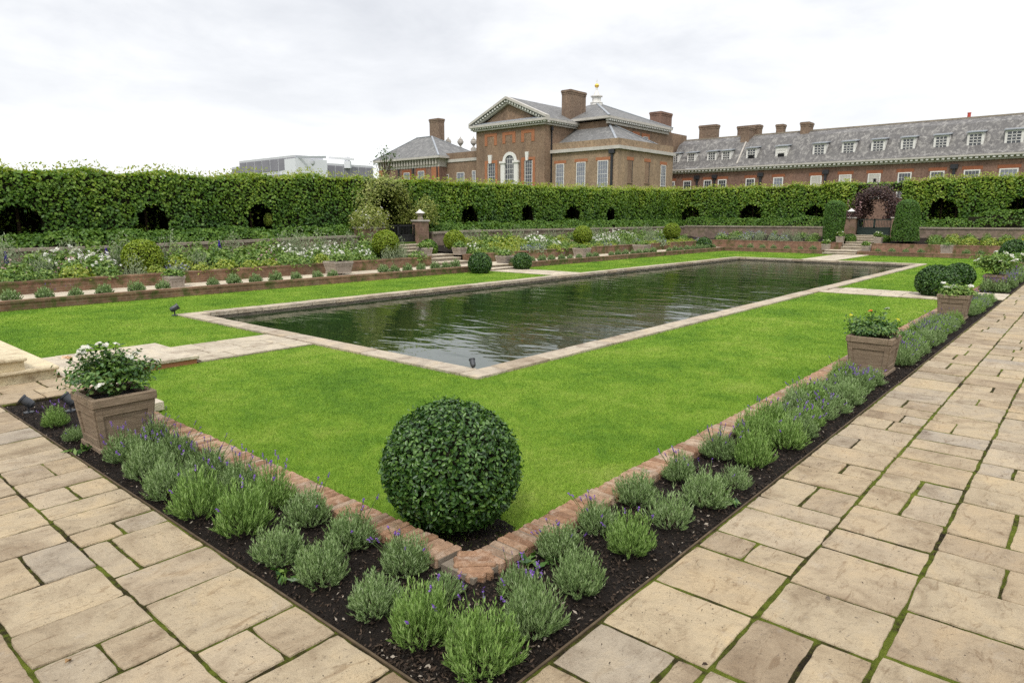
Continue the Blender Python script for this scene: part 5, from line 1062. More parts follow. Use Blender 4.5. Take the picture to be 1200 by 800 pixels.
part(pal, 'cornice', 'off_white', cornice)
def crenel(m, axis, val, u0, u1, zlo, zhi, n, t0, t1):
    """one continuous toothed moulding"""
    P = [(u0, zhi + .012), (u0, (zlo + zhi * 2) / 3 + .03)]; w_ = (u1 - u0) / n; zm = P[1][1]
    for i in range(n): a = u0 + w_ * (i + .28); b = u0 + w_ * (i + .78); P += [(a, zm), (a, zlo), (b, zlo), (b, zm)]
    P += [(u1, zm), (u1, zhi + .012)]
    m.prism([(val - t1, u, z) for u, z in P] if axis == 'x' else [(u, val - t1, z) for u, z in P], (t1 - t0, 0, 0) if axis == 'x' else (0, t1 - t0, 0))
def dent(m):
    crenel(m, 'x', X0, YR - .6, YLf + .6, zc1 - .50, zc1 - .315, 30, .004, .62); crenel(m, 'y', YR, X0 + .01, 86, zc1 - .50, zc1 - .315, 30, .004, .62)
    n = 30
    for sgn, y0 in ((1, YR - .6), (-1, YLf + .6)):
        for i in range(15):
            t = (i + .5) / 15; y = y0 + (YM - y0) * t; z = zc1 + (zap - zc1) * t - .28; m.box(X0 - .62, X0 - .004, y - .11, y + .11, z - .02, z + .24)
part(pal, 'dentil_trim', 'white_paint', dent)
def rf(m):
    e = .7; zr = zap + .32
    for y0 in (YR - e, YLf + e): m.prism([(X0 - .7, y0, zc1 + .02), (X0 - .7, YM, zr), (X0 - .7, YM, zr - .2), (X0 - .7, y0, zc1 - .18)], (17, 0, 0))
rfo = part(pal, 'roof', 'slate', rf)
part(pal, 'lead_shelf', 'lead', lambda m: m.prism([(X0 - .70, YR - .7, zc1 + .004), (X0 - .70, YLf + .7, zc1 + .004), (X0 + .04, YLf + .7, zc1 + .34), (X0 + .04, YR - .7, zc1 + .34)], (.01, 0, -.003)))
# orange brick surrounds, blind upper windows, sash windows and the round-headed middle window
for i, (a, b, t_, bt) in enumerate(((568.2, 582.3, 156.8, 171), (589, 604, 154.6, 168), (611, 626.4, 152, 166))):
    y0, y1, z0, z1 = rc('x', X0, a, b, t_, bt); w = (y1 - y0) * .22
    part(pal, 'brick_surround', 'orange_brick', lambda m: (slab_on(m, 'x', X0, y0, y0 + w, z0, z1, 0, .05), slab_on(m, 'x', X0, y1 - w, y1, z0, z1, 0, .05), slab_on(m, 'x', X0, y0 + w, y1 - w, z1 - .4, z1, 0, .05)))
    part(pal, 'blind_panel', 'brown_brick', lambda m: slab_on(m, 'x', X0, y0 + w, y1 - w, z0 + .2, z1 - .4, 0, .012))
for (sa, sb, st_, ga, gb, gt, ka, kb, kt, kb2) in ((568.4, 583, 188.5, 572, 580.6, 191.5, 572.8, 577, 182, 191), (611, 627, 184.3, 615.2, 624, 187.3, 616.2, 620, 178, 187.3)):
    y0, y1, z0, z1 = rc('x', X0, sa, sb, st_, 225); part(pal, 'brick_surround', 'orange_brick', lambda m: (slab_on(m, 'x', X0, y0, y0 + .42, z0, z1, 0, .05), slab_on(m, 'x', X0, y1 - .42, y1, z0, z1, 0, .05), slab_on(m, 'x', X0, y0 + .42, y1 - .42, z1 - .42, z1, 0, .05)))
    win_px(pal, 'x', X0, ga, gb, gt, 222, nx=3, nz=8); k0, k1, kz0, kz1 = rc('x', X0, ka, kb, kt, kb2)
    part(pal, 'keystone', 'white_paint', lambda m: m.prism([(X0 - .2, k0 + .1, kz0 - .1), (X0 - .2, k1 - .1, kz0 - .1), (X0 - .2, k1, kz1), (X0 - .2, k0, kz1)], (.2, 0, 0)))
a0, a1, az0, azs = rc('x', X0, 592.6, 603, 189, 222); ac, ar = (a0 + a1) / 2, (a1 - a0) / 2
def archpts(r0, r1, n=14): return [(ac + math.cos(math.pi * k / n), azs) for k in range(n + 1)]
def archf(m):
    n = 16
    for k in range(n):
        t0, t1 = math.pi * k / n, math.pi * (k + 1) / n; q = [(X0 - .16, ac + r * math.cos(t), azs + r * math.sin(t)) for r, t in ((ar, t0), (ar + .42, t0), (ar + .42, t1), (ar, t1))]; m.prism(q, (.16, 0, 0))
    for s in (-1, 1):
        u = ac + s * (ar + .38); slab_on(m, 'x', X0, u - .36, u + .36, az0, azs - .25, 0, .22); slab_on(m, 'x', X0, u - .5, u + .5, azs - .249, azs + .03, 0, .34)
part(pal, 'door_case', 'white_paint', archf)
n = 14; mb = MB(); mb.prism([(X0 - .03, a0, az0), (X0 - .03, a1, az0)] + [(X0 - .03, ac + ar * math.cos(math.pi * k / n), azs + ar * math.sin(math.pi * k / n)) for k in range(n + 1)], (.03, 0, 0)); aw = mb.build('arched_window', M['glass'], pal)
mb = MB()
for i in (1, 2, 3): u = a0 + (a1 - a0) * i / 4; slab_on(mb, 'x', X0, u - .025, u + .025, az0, azs + ar * .8 * math.sin(math.pi * i / 4), .03, .05)
for j in range(7): z = az0 + (azs + .3 - az0) * j / 6; slab_on(mb, 'x', X0, a0, a1, z - .025, z + .025, .031, .052)
mb.build('glazing_bar', M['white_paint'], aw)
pipe(pal, 'x', X1, 646.3, GZ, zc0 - .2, .2)
# big chimney on the roof's right-hand edge
cx0, cx1 = onY(667.5, 140, YR + .4).x, onY(685.5, 140, YR + .4).x; cy1 = onX(658, 140, cx0).y
stack(rfo, cx0, cx1, YR + .3, cy1, 13.5, onY(676, 106.5, YR + .4).z)
# lower right-hand block behind its parapet
Y1 = onX(725, 170, X1).y; XB = onY(789, 181, Y1).x; zp0, zp1 = 10.75, 11.35
lb = thing('palace_lodging', 'low tan-brick palace block with parapet and hipped slate roof, right of the pediment', 'building', (0, 0, 0))
part(lb, 'wall', 'tan_brick', lambda m: (m.box(X1, XB, Y1, YR - .004, GZ - .8, zp0)))
part(lb, 'parapet', 'tan_brick', lambda m: (m.box(X1 + .02, X1 + .4, Y1 + .02, YR - .004, zp0, zp1 + .1), m.box(X1 + .402, XB, Y1 + .02, Y1 + .4, zp0, zp1 + .1)))
part(lb, 'string_course', 'off_white', lambda m: (slab_on(m, 'x', X1, Y1 - .3, YR, 10.2, 10.6, 0, .3), slab_on(m, 'y', Y1, X1 - .0, XB + .2, 10.2, 10.6, 0, .3)))
rp = onX(713.5, 144.5, 77.5); zr = rp.z; rx = 77.5; ry = max(rp.y, Y1 + 2)
def hip(m):
    zb = 11.0; A, B_, C_, D = (X1 + .4, Y1 + .4, zb), (XB - .1, Y1 + .4, zb), (XB - .1, YR, zb), (X1 + .4, YR, zb); E1, E2 = (rx, ry, zr), (rx, YR, zr)
    m.quad(A, E1, E2, D); m.poly([A, B_, E1]); m.quad(B_, C_, E2, E1)
part(lb, 'roof', 'slate', hip)
def hips(m):
    zb = 11.02
    for p in ((X1 + .4, Y1 + .4, zb), (XB - .1, Y1 + .4, zb), (rx, YR, zr + .02)): m.bar((rx, ry, zr + .03), p, .28, .1)
part(lb, 'lead_ridge', 'lead', hips)
for a, b, t_, bt in ((651.5, 661, 192, 222), (675.4, 686, 190, 222), (700.3, 712.5, 188, 219)):
    w, r = win_px(lb, 'x', X1, a, b, t_, bt, nx=4, nz=6, glass='glass_blind'); part(lb, 'lintel', 'orange_brick', lambda m: slab_on(m, 'x', X1, r[0] - .3, r[1] + .3, r[3] + .01, r[3] + .38, 0, .04))
for i, (a, b, t_, bt) in enumerate(((735.5, 741, 188, 214), (755.8, 760.8, 190, 214.5), (774, 779.8, 193.5, 218))):
    r = rc('y', Y1, a, b, t_, bt); part(lb, 'lintel', 'orange_brick', lambda m: slab_on(m, 'y', Y1, r[0] - .25, r[1] + .25, r[3] + .01, r[3] + .4, 0, .04))
    if i == 2: window(lb, 'y', Y1, *r, nx=3, nz=6, glass='glass_blind')
    else:
        def bl(m): slab_on(m, 'y', Y1, r[0], r[1], r[2], r[3], 0, .012); slab_on(m, 'y', Y1, r[0] - .1, r[1] + .1, r[2] - .12, r[2], 0, .1)
        part(lb, 'blind_panel', 'brown_brick', bl); part(lb, 'reveal_shade', 'pipe_black', lambda m: slab_on(m, 'y', Y1, r[1] - .12, r[1], r[2], r[3], .012, .03))  # black strip paints the shade of a recessed edge on the flat wall
pipe(lb, 'x', X1, 717, GZ, 10.2, .3)
# rear block with its own dentilled hipped roof, lantern and chimney
rb = thing('palace_rear_block', 'rear brick palace range with hipped slate roof, white lantern and gold ball', 'building', (0, 0, 0))
Y2 = 50.; pA, pB = onY(712, 138, Y2), onY(777, 148, Y2); zc = (pA.z + pB.z) / 2; xa, xb = pA.x, pB.x + 1
part(rb, 'wall', 'brown_brick', lambda m: m.box(xa, xb + 6.5, Y2, Y2 + 16, GZ - .8, zc - .5))
part(rb, 'cornice', 'off_white', lambda m: (slab_on(m, 'y', Y2, xa - .7, xb + .7, zc - .3, zc, 0, .7), slab_on(m, 'y', Y2, xa - .3, xb + .3, zc - .9, zc - .62, 0, .3), slab_on(m, 'x', xa, Y2 + .01, Y2 + 16, zc - .3, zc, 0, .7)))
def d2(m):
    crenel(m, 'y', Y2, xa - .5, xb + .5, zc - .56, zc - .315, 34, .005, .6)
part(rb, 'dentil_trim', 'white_paint', d2)
lt = onY(699, 121, Y2 + 7); 
def rr_(m):
    A, B_, C_, D = (xa - .7, Y2 - .7, zc), (xb + .7, Y2 - .7, zc), (xb + .7, Y2 + 15, zc), (xa - .7, Y2 + 15, zc); T = (lt.x, lt.y, lt.z)
    for p, q in ((A, B_), (B_, C_), (C_, D), (D, A)): m.poly([p, q, T])
r2 = part(rb, 'roof', 'slate', rr_)
part(rb, 'lead_ridge', 'lead', lambda m: [m.bar((lt.x, lt.y, lt.z + .03), q, .3, .12) for q in ((xa - .7, Y2 - .7, zc + .03), (xb + .7, Y2 - .7, zc + .03))])
s_ = 1 / 792 * (lt - CAM).dot(FWD)   # metres per photo pixel at the lantern
lan = MB(); lan.lathe((lt.x, lt.y, lt.z - .8), [(7.2 * s_, 0), (7.2 * s_, 6 * s_), (7.6 * s_, 6.2 * s_), (7.6 * s_, 7.2 * s_), (5.2 * s_, 8 * s_), (5.2 * s_, 13 * s_), (7.2 * s_, 13.4 * s_), (7.2 * s_, 14.6 * s_), (3.6 * s_, 15.5 * s_), (2.4 * s_, 19 * s_), (1.5 * s_, 20.5 * s_), (1.2 * s_, 24 * s_)], 8); lo = lan.build('lantern', M['white_paint'], r2)
gb = MB(); gb.lathe((lt.x, lt.y, lt.z - .8 + 23.5 * s_), [(.9 * s_, 0), (2.3 * s_, 1.2 * s_), (2.7 * s_, 2.6 * s_), (1.9 * s_, 4.2 * s_), (.4 * s_, 5 * s_)], 12); gb.build('gold_ball', M['gold'], lo)
fb = MB(); fb.tube([(lt.x, lt.y, lt.z - .8 + 28 * s_), (lt.x, lt.y, lt.z - .8 + 33.5 * s_)], [.35 * s_, .12 * s_], 6); fb.bar((lt.x, lt.y - 1. * s_, lt.z - .8 + 31 * s_), (lt.x, lt.y + 1. * s_, lt.z - .8 + 31 * s_), .06, .06); fb.build('finial', M['white_paint'], lo)
for a, b, t_, bt in ((741, 749.3, 154.5, 163), (751.8, 761, 156.8, 166)):
    r = rc('y', Y2, a, b, t_, bt); part(rb, 'brick_surround', 'orange_brick', lambda m: (slab_on(m, 'y', Y2, r[0], r[1], r[3] - .4, r[3], 0, .06), slab_on(m, 'y', Y2, r[0], r[0] + .4, r[2], r[3] - .4, 0, .06), slab_on(m, 'y', Y2, r[1] - .4, r[1], r[2], r[3] - .4, 0, .06)))
    window(rb, 'y', Y2, r[0] + .4, r[1] - .4, r[2], r[3] - .4, 2, 3)
ca, cb_ = onY(771.5, 140, Y2 + 1).x, onY(784.5, 140, Y2 + 1).x; stack(rb, ca, cb_, Y2 + .6, Y2 + 2.4, zc - 6, onY(778, 132, Y2 + 1).z, 'red_brick')
part(rb, 'gable_slope', 'brown_brick', lambda m: m.prism([(cb_, Y2 + .02, zc - 6.5), (cb_ + 4.2, Y2 + .02, zc - 6.5), (cb_, Y2 + .02, zc - 1.0)], (0, .4, 0)))

# link and corner pavilion on the left
lk = thing('palace_link', 'low brown-brick link wall with pale band, between pavilion and pediment', 'building', (0, 0, 0)); XL = 72.; ya, yb = YLf + .004, onX(514.5, 190, XL).y; zl = onX(540, 178.5, XL).z
part(lk, 'wall', 'brown_brick', lambda m: m.box(XL, XL + 12, ya, yb, GZ - .8, zl))
zb0 = onX(540, 189.5, XL).z; part(lk, 'string_course', 'off_white', lambda m: slab_on(m, 'x', XL, ya, yb, zb0, zb0 + .42, 0, .12))
for a, b, t_, bt, g in ((518.3, 526.3, 204.5, 222, 'glass'), (535.6, 544.4, 202, 222, 'glass_blind'), (553.4, 557.6, 200, 222, 'glass_blind')): win_px(lk, 'x', XL, a, b, t_, bt, nx=2, nz=5, glass=g)
part(lk, 'roof', 'slate', lambda m: (m.quad((XL + 4, ya, zl - .1), (XL + 4, yb - 1, zl - .1), (XL + 8, yb - 3, zl + 1.7), (XL + 8, ya, zl + 1.9)), m.quad((XL + 8, yb - 3, zl + 1.7), (XL + 8, ya, zl + 1.9), (XL + 12, ya, zl), (XL + 12, yb, zl))))
for px in (525.3, 539.6, 555.0):
    p = onX(px, 169, XL + 10); u = thing('roof_urn', {525.3: 'pale stone urn on the roof beside the pavilion chimney', 539.6: 'pale stone urn in the middle of the link roof', 555.0: 'pale stone urn on the roof next to the pediment'}[px], 'urn', (p.x, p.y, p.z - .6), 0, 'stone urns on the palace roof')
    mb = MB(); mb.lathe((0, 0, 0), [(.3, 0), (.3, .12), (.12, .2), (.16, .35), (.48, .7), (.55, 1.0), (.42, 1.15), (.5, 1.25), (.3, 1.32)], 12); mb.build('bowl', M['grey_stone'], u); mb = MB(); mb.lathe((0, 0, 1.32), [(.26, 0), (.2, .2), (.07, .28), (.1, .4), (.001, .48)], 12); mb.build('lid', M['grey_stone'], u); mb = MB(); mb.box(-.35, .35, -.35, .35, -2.2, 0); mb.build('pedestal', M['grey_stone'], u)
pv_ = thing('corner_pavilion', 'small red-brick pavilion with hipped slate roof and tall chimney, left of the palace', 'building', (0, 0, 0)); XP = 70.5
pr_, plf = onX(514.5, 190, XP).y, onX(444.5, 200, XP).y; ze = onX(506, 183.5, XP).z
part(pv_, 'wall', 'red_brick', lambda m: m.box(XP, XP + 11, pr_, plf, GZ - .8, ze - 1.5))
part(pv_, 'corner_pier', 'orange_brick', lambda m: (slab_on(m, 'x', XP, pr_, pr_ + 1.6, GZ, ze - 1.5, 0, .08), slab_on(m, 'x', XP, plf - 1.2, plf, GZ, ze - 1.5, 0, .08)))
part(pv_, 'frieze', 'off_white', lambda m: (m.box(XP - .05, XP + 11, pr_ - .05, plf + .05, ze - 1.5, ze - .3)))
def fz(m):
    k = 22
    for i in range(k): y = pr_ + (plf - pr_) * (i + .5) / k; slab_on(m, 'x', XP - .05, y - .14, y + .14, ze - 1.15, ze - .32, 0, .35)
part(pv_, 'bracket', 'grey_stone', fz)
part(pv_, 'cornice', 'off_white', lambda m: m.box(XP - .7, XP + 11.5, pr_ - .7, plf + .7, ze - .3, ze))
q1, q2 = onX(506, 160, XP + 4.5), onX(488.5, 162, XP + 4.5); zr2 = (q1.z + q2.z) / 2
def ph(m):
    A, B_, C_, D = (XP - .7, pr_ - .7, ze), (XP + 11, pr_ - .7, ze), (XP + 11, plf + .7, ze), (XP - .7, plf + .7, ze); E1, E2 = (XP + 4.5, q1.y, zr2), (XP + 4.5, q2.y, zr2)
    m.quad(A, E1, E2, D); m.poly([A, B_, E1]); m.quad(B_, C_, E2, E1); m.poly([C_, D, E2])
pro = part(pv_, 'roof', 'slate', ph)
part(pv_, 'lead_ridge', 'lead', lambda m: [m.bar(a, b, .26, .1) for a, b in (((XP + 4.5, q1.y, zr2 + .03), (XP - .7, pr_ - .7, ze + .03)), ((XP + 4.5, q1.y, zr2 + .03), (XP + 4.5, q2.y, zr2 + .03)), ((XP + 4.5, q1.y, zr2 + .03), (XP + 11, pr_ - .7, ze + .03)), ((XP + 4.5, q2.y, zr2 + .03), (XP - .7, plf + .7, ze + .03)))])
c1, c2_ = onX(505.5, 150, XP + 8), onX(516.5, 150, XP + 8); stack(pro, XP + 7.6, XP + 8.9, c2_.y + .1, c1.y, ze - .2, onX(514, 139, XP + 8).z, 'chimney_brick')
for px in (467.5, 484.5, 512.8): pipe(pv_, 'x', XP, px, GZ, ze - 1.5, .25, False)
for a, b, t_, bt in ((490, 497.5, 199, 222), (473.5, 480.5, 201, 222)):
    w, r = win_px(pv_, 'x', XP, a, b, t_ + 1.5, bt, nx=2, nz=4, glass='glass_blind'); part(pv_, 'brick_surround', 'lintel_brick', lambda m: (slab_on(m, 'x', XP, r[0] - .35, r[0] - .01, r[2], r[3] + .4, 0, .05), slab_on(m, 'x', XP, r[1] + .01, r[1] + .35, r[2], r[3] + .4, 0, .05), slab_on(m, 'x', XP, r[0] - .01, r[1] + .01, r[3] + .01, r[3] + .4, 0, .05)))

# long red-brick wing
wg = thing('palace_wing', 'long red-brick wing with mossy slate mansard roof, dormers and white dentil eaves', 'building', (0, 0, 0))
XW = 92.; wy0, wy1 = -14., onX(786, 200, XW).y + .3; zev = 8.95; xr = XW + 4.6; zrd = (onX(1190, 134, xr).z + onX(890, 158.5, xr).z) / 2
def wtilt(y): return 0
part(wg, 'wall', 'red_brick', lambda m: m.box(XW, XW + 9.5, wy0, wy1, GZ - .8, zev - .6))
part(wg, 'eaves_cornice', 'off_white', lambda m: (slab_on(m, 'x', XW, wy0, wy1, zev - .2, zev, -.0, .7), slab_on(m, 'x', XW, wy0, wy1, zev - .62, zev - .2, 0, .22)))
def dw(m):
    crenel(m, 'x', XW, wy0 + .1, wy1 - .1, zev - .42, zev - .213, 120, .222, .6)
part(wg, 'dentil_trim', 'white_paint', dw)
ycut = onX(881, 165, xr).y; zrl = onX(830, 163, xr).z
def wr(m):
    for y0, y1, zz in ((wy0, ycut, zrd), (ycut, wy1, zrl)):
        pr = [(XW - .7, zev + .02), (XW - .1, zev + .35), (XW + 2.9, zz - .75), (xr, zz), (xr + .4, zz), (XW + 10, zev)]
        for i in range(len(pr) - 1): m.quad((pr[i][0], y0, pr[i][1]), (pr[i][0], y1, pr[i][1]), (pr[i + 1][0], y1, pr[i + 1][1]), (pr[i + 1][0], y0, pr[i + 1][1]))
    m.poly([(XW - .1, ycut, zev + .35), (XW + 2.9, ycut, zrd - .75), (xr, ycut, zrd), (xr, ycut, zev)])
wro = part(wg, 'roof', 'old_tile', wr)
part(wg, 'ridge_tiles', 'old_stone', lambda m: (m.box(xr - .15, xr + .25, wy0, ycut, zrd - .05, zrd + .12), m.box(xr - .15, xr + .25, ycut, wy1, zrl - .05, zrl + .12)))
def slope_x(z): return XW - .1 + 3.0 * (z - zev - .35) / (zrd - .75 - zev - .35)
dorm = [(790.7, 187, 9), (810, 186.2, 9.2), (834, 184.8, 10), (851, 183.8, 10), (880.5, 181, 11), (915.5, 179, 12), (960, 176, 13), (994.3, 174, 13), (1029, 171.8, 13), (1064, 169.6, 13), (1103, 167, 13.5), (1143, 164, 14.5), (1188.5, 161, 16), (1241, 157.5, 17), (1297, 154, 18)]
for i, (px, py, w_) in enumerate(dorm):
    p = onX(px, py, XW + .55); hw = w_ / 2 * (p - CAM).dot(FWD) / 792 * 1.02; z0 = p.z - .72; z1 = p.z + .72; xs = XW + .55
    d = MB(); xb_ = slope_x(z1) + .4; d.box(xs, xs + .3, p.y - hw, p.y + hw, z0 - .1, z1 + .06)
    for s in (-1, 1): d.prism([(xs, p.y + s * hw, z0), (xs, p.y + s * hw, z1), (xb_, p.y + s * hw, z1 + .1)], (0, s * .08, 0))
    dd = d.build('dormer', M['white_paint'], wro); t_ = MB(); t_.prism([(xs - .2, p.y - hw - .2, z1 + .06), (xs - .2, p.y + hw + .2, z1 + .06), (xb_ + .4, p.y + hw + .2, z1 + .36), (xb_ + .4, p.y - hw - .2, z1 + .36)], (0, 0, .12)); t_.build('dormer_roof', M['lead'], dd)
    op = i in (4, 5)
    mb = MB(); slab_on(mb, 'x', xs, p.y - hw + .16, p.y + hw - .16, z0 + .12, z1 - .1, 0, .02); mb.build('pane', M['white_paint' if i == 5 else 'glass'], dd)
    mb = MB()
    for k in range(1, 3): u = p.y - hw + .16 + (2 * hw - .32) * k / 3; slab_on(mb, 'x', xs, u - .03, u + .03, z0 + .12, z1 - .1, .02, .05)
    for k in range(1, 4): z = z0 + .12 + (z1 - z0 - .22) * k / 4; slab_on(mb, 'x', xs, p.y - hw + .16, p.y + hw - .16, z - .03, z + .03, .021, .05)
    mb.build('glazing_bar', M['white_paint'], dd)
    if op: mb = MB(); slab_on(mb, 'x', xs, p.y - hw * .6, p.y + hw * .6, z0 + .14, z0 + .62, .052, .06); mb.build('sash_gap_shade', M['room_shade'], dd)  # flat dark panel stands for the unlit room behind the raised sash
wins = [(789, 5, 'g'), (806, 9.5, 'g'), (830, 9.5, 'g'), (847, 10, 'g'), (880, 10.5, 'g'), (912.6, 11, 'b'), (957, 12, 'w'), (991, 13, 'w'), (1025, 13, 'h'), (1060.6, 13.5, 'g'), (1098.5, 14, 'g'), (1139, 15.5, 'g'), (1182, 17.5, 'b'), (1232, 18, 'g'), (1288, 19, 'g')]
for px, w_, k in wins:
    p = onX(px, 202, XW); hw = w_ / 2 * (p - CAM).dot(FWD) / 792 * 1.05; z1 = zev - 1.62; z0 = z1 - 2.9
    window(wg, 'x', XW, p.y - hw, p.y + hw, z0, z1, 4 if w_ > 12 else 3, 6, {'g': 'glass', 'b': 'glass_blind', 'w': 'off_white', 'h': 'off_white'}[k], fw=.13)
    part(wg, 'lintel', 'lintel_brick', lambda m: slab_on(m, 'x', XW, p.y - hw - .2, p.y + hw + .2, z1 + .01, z1 + .4, 0, .03))
    if k == 'h': part(wg, 'hole_shade', 'room_shade', lambda m: slab_on(m, 'x', XW, p.y - .25, p.y + .05, z1 - 1.0, z1 - .6, .05, .07))  # dark patch painted for the unlit room behind the hole
for px in (817.5, 838, 892, 968, 1118, 1255): pipe(wg, 'x', XW, px, GZ, zev - .95, .28)
def wst(px0, px1, py0, x0, x1, zb=None): a, b = onX(px0, 150, x0).y, onX(px1, 150, x0).y; stack(wro, x0, x1, min(a, b), max(a, b), zb or zrl - 2, onX((px0 + px1) / 2, py0, x0).z)
wst(819.5, 839, 146.5, xr, xr + 1.2); wst(864.3, 890, 147, xr + .4, xr + 1.5); wst(868.5, 878, 147.6, XW + 2.6, xr + .39, 10.5); wst(909.5, 917.5, 145.6, xr, xr + 1.1); wst(938, 947.5, 143, XW + 3.6, xr + .9)
part(wro, 'chimney_pot', 'pot_red', lambda m: m.lathe((xr + .6, onX(1135.4, 138, xr + .6).y, zrd - .2), [(.2, 0), (.17, .75), (.2, .8), (.2, .9)], 10))
part(wg, 'roof_verge', 'grey_stone', lambda m: m.bar((XW - .1, ycut + .0, zev + .4), (XW + 2.9, ycut - .0, zrd - .68), .2, .08))

# office building far behind the left hedge
DO = 175.; 
def ofp(px, py, d): r_ = _ray(px, py); r_ = r_ / r_.dot(FWD); return CAM + r_ * d
ofb = thing('office_building', 'pale grey modern office building far off above the left hedge', 'building', (0, 0, 0))
def obox(px0, d0, px1, d1, pytop, deep, mat, name, base=-1.):
    a, b = ofp(px0, pytop, d0), ofp(px1, pytop, d1); z = (a.z + b.z) / 2; n_ = Vector((-(b - a).y, (b - a).x, 0)).normalized(); n_ = n_ if n_.dot(_f) > 0 else -n_
    mb = MB(); mb.prism([(a.x, a.y, base), (b.x, b.y, base), (b.x + n_.x * deep, b.y + n_.y * deep, base), (a.x + n_.x * deep, a.y + n_.y * deep, base)], (0, 0, z - base)); o = mb.build(name, M[mat], ofb); return a, b, z, n_
def strips(a, b, z, n_, rows, cols, mat='office_glass'):
    a = Vector((a.x, a.y, 0)); b = Vector((b.x, b.y, 0))
    for k in range(rows):
        mb = MB(); z1 = z - .55 - k * 3.9; z0 = z1 - 2.9
        for i in range(cols):
            p, q = a + (b - a) * ((i + .06) / cols), a + (b - a) * ((i + .94) / cols); mb.prism([(p.x, p.y, z0), (q.x, q.y, z0), (q.x, q.y, z1), (p.x, p.y, z1)], tuple(-n_ * .12))
        mb.build('window_band', M[mat], ofb)
A = obox(280, 186, 346, 168, 185.5, 8, 'office_grey', 'main_block'); strips(*A, 4, 7)
B = obox(346.0, 167.4, 383, 173.6, 186.5, 22, 'office_wall', 'stair_tower')
Cc = obox(383.3, 176, 437, 186, 193, 22, 'office_grey', 'right_block'); strips(*Cc, 3, 6)
D = obox(271.5, 190, 280.5, 187, 195.5, 8, 'office_grey', 'left_block'); strips(*D, 2, 3)
pp = ofp(367, 191, 169.6); part(ofb, 'wall_emblem', 'office_grey', lambda m: m.lathe((pp.x - .4, pp.y - .4, pp.z - .8), [(.05, 0), (.55, .5), (.6, 1.1), (.1, 1.7)], 10))
part(ofb, 'rooftop_rail', 'office_trim', lambda m: [m.bar(ofp(x0, 184.3 + (x0 - 346) * -.0, 168), ofp(x0 + 7, 184.1, 168), .25, .5) for x0 in range(347, 376, 7)])
cr = thing('rooftop_crane', 'small white window-cleaning crane on the office roof', 'crane', (0, 0, 0)); 
part(cr, 'jib', 'office_wall', lambda m: m.bar(ofp(385, 184.8, 178), ofp(415, 187, 180), .35, .5)); part(cr, 'mast', 'office_wall', lambda m: (m.bar(ofp(407, 194, 180), ofp(407, 184.5, 180), 1.0, 1.0), m.bar(ofp(404, 193.2, 180), ofp(411, 193.2, 180), 1.4, 1.8)))

# scrawny tree behind the pavilion and wild trees closing the far gaps
def tree(label, x, y, h, cr_, n, leaf, mat='wild_leaf', z=.8):
    root = thing('distant_tree', label, 'tree', (x, y, z), random.uniform(0, 6)); tm = MB(); tm.tube([(0, 0, 0), (.1, .05, h * .45), (.0, .1, h * .8)], [.22, .15, .05], 8); cl = Cloud(); tips = []
    for i in range(16):
        a = random.uniform(0, 6.28); r_ = cr_ * random.uniform(.4, 1); t = (math.cos(a) * r_, math.sin(a) * r_, h * random.uniform(.5, 1.0)); tips.append(t); tm.tube([(0, 0, h * random.uniform(.3, .6)), (t[0] * .6, t[1] * .6, t[2] * .85), t], [.09, .05, .02], 5)
    tm.build('trunk', M['stem_brown'], root); tips = np.array(tips); P = np.repeat(tips, n // 16, 0); P = P + rng.normal(0, cr_ * .2, P.shape); cl.leaves(P, np.tile([0, 0, 1.], (len(P), 1)), leaf, leaf * .6, spread=1.3, hang=.4); cl.build('crown', M[mat], root)
tp = ofp(450.5, 190, 102); tree('thin bare-looking tree behind the corner pavilion', tp.x, tp.y, onX(450, 174, tp.x).z - .8, 1.6, 260, .35)

# ================================================================== CAMERA, LIGHT, SKY
cd = bpy.data.cameras.new('camera'); cam = bpy.data.objects.new('camera', cd); C.objects.link(cam); scene.camera = cam
cd.sensor_width = 36; cd.sensor_fit = 'HORIZONTAL'; cd.lens = 36 * F_PX / 1200; cd.clip_end = 5000; cd.clip_start = .05
mat = Matrix((RIGHT, UP, -FWD)).transposed().to_4x4(); mat.translation = CAM; cam.matrix_world = mat
SUN_EL = R(52); sd = Vector((-.86, -.51, 0)).normalized() * math.cos(SUN_EL) + Vector((0, 0, math.sin(SUN_EL)))
sl = bpy.data.lights.new('sun', 'SUN'); sl.energy = 1.5; sl.angle = R(10); sl.color = (1, .955, .89); so = bpy.data.objects.new('sun', sl); C.objects.link(so); so.rotation_euler = sd.to_track_quat('Z', 'Y').to_euler()
wd = bpy.data.worlds.new('World'); scene.world = wd; wd.use_nodes = True; nt = wd.node_tree; nt.nodes.clear()
class WT(NT):
    def __init__(s): s.t = nt; s.n = nt.nodes; s.out = nt.nodes.new('ShaderNodeOutputWorld')
w = WT(); tc = w.new('ShaderNodeTexCoord').outputs['Generated']; sky = w.new('ShaderNodeTexSky', sky_type='NISHITA'); sky.sun_disc = False; sky.sun_elevation = SUN_EL; sky.sun_rotation = math.atan2(sd.x, sd.y)
sep = w.new('ShaderNodeSeparateXYZ'); w.link(tc, sep.inputs[0]); zz = w.math('MAXIMUM', sep.outputs[2], .0)
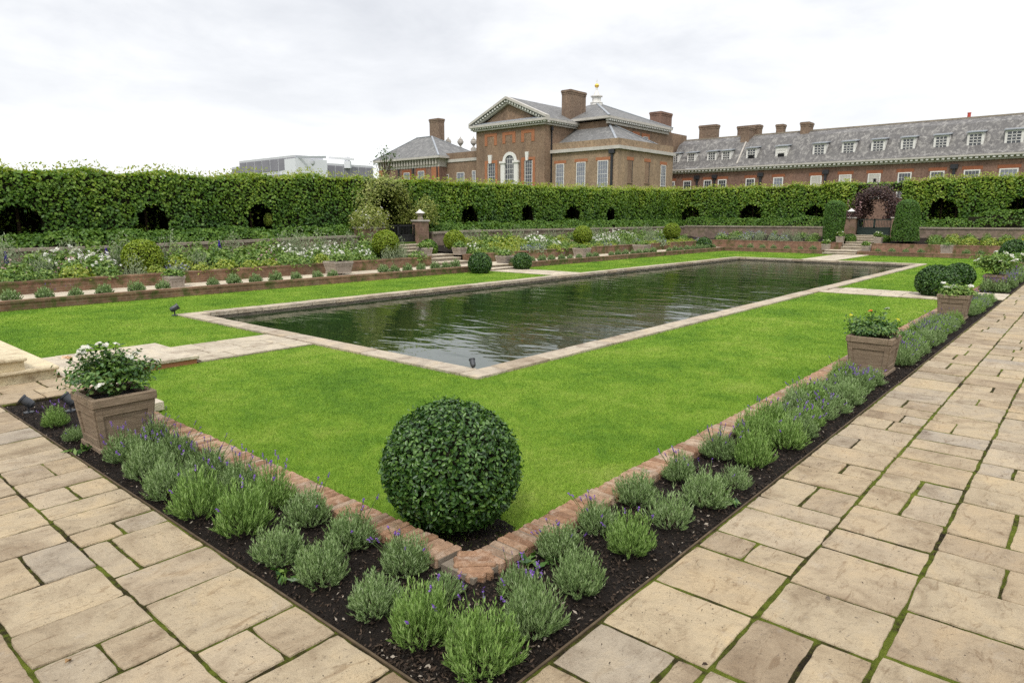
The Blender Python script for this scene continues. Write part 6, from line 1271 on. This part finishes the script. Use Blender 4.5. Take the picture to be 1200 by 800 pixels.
# cloud deck: project the view direction on a flat layer so that the clouds flatten towards the horizon
dn = w.math('ADD', zz, .16); cx = w.new('ShaderNodeCombineXYZ'); w.link(w.math('DIVIDE', sep.outputs[0], dn), cx.inputs[0]); w.link(w.math('DIVIDE', sep.outputs[1], dn), cx.inputs[1])
n1 = w.noise(cx.outputs[0], .62, 7, .55, .35); n2 = w.noise(cx.outputs[0], 2.0, 6, .6, .3); nn = w.math('ADD', w.math('MULTIPLY', n1, .7), w.math('MULTIPLY', n2, .3))
shade = w.ramp(nn, [(.36, (.70, .715, .75)), (.45, (.82, .83, .855)), (.53, (.95, .953, .96)), (.62, (1.03, 1.03, 1.03))])
# overcast sky: brighter overhead, paler towards the horizon
hz = w.ramp(zz, [(0, (1.0, 1.0, 1.0)), (.09, (.985, .985, .985)), (.26, (.93, .935, .94)), (.32, (.95, .95, .96)), (1, (1.85, 1.85, 1.88))])
hk = w.ramp(zz, [(0, (.25,) * 3), (.12, (.55,) * 3), (.25, (1.,) * 3)])
cl_ = w.mix(hz, w.mix(hz, shade, 1., 'MULTIPLY'), hk)
sc = w.new('ShaderNodeVectorMath', operation='SCALE'); w.link(cl_, sc.inputs[0]); sc.inputs['Scale'].default_value = 8.3
mx = w.mix(sky.outputs[0], sc.outputs[0], .93); bg = w.new('ShaderNodeBackground'); w.link(mx, bg.inputs[0]); bg.inputs[1].default_value = .1; w.link(bg.outputs[0], w.out.inputs[0])
scene.view_settings.view_transform = 'Standard'; scene.view_settings.look = 'None'; scene.view_settings.exposure = .52; scene.view_settings.gamma = 1; scene.view_settings.use_curve_mapping = False
cy = scene.cycles if hasattr(scene, 'cycles') else None
scene.render.engine = 'CYCLES'; scene.cycles.use_denoising = False; scene.cycles.denoiser = 'OPENIMAGEDENOISE'; scene.cycles.denoising_input_passes = 'RGB_ALBEDO_NORMAL'; scene.cycles.max_bounces = 6; scene.cycles.diffuse_bounces = 3; scene.cycles.transparent_max_bounces = 4; scene.cycles.caustics_reflective = False; scene.cycles.sample_clamp_indirect = 6
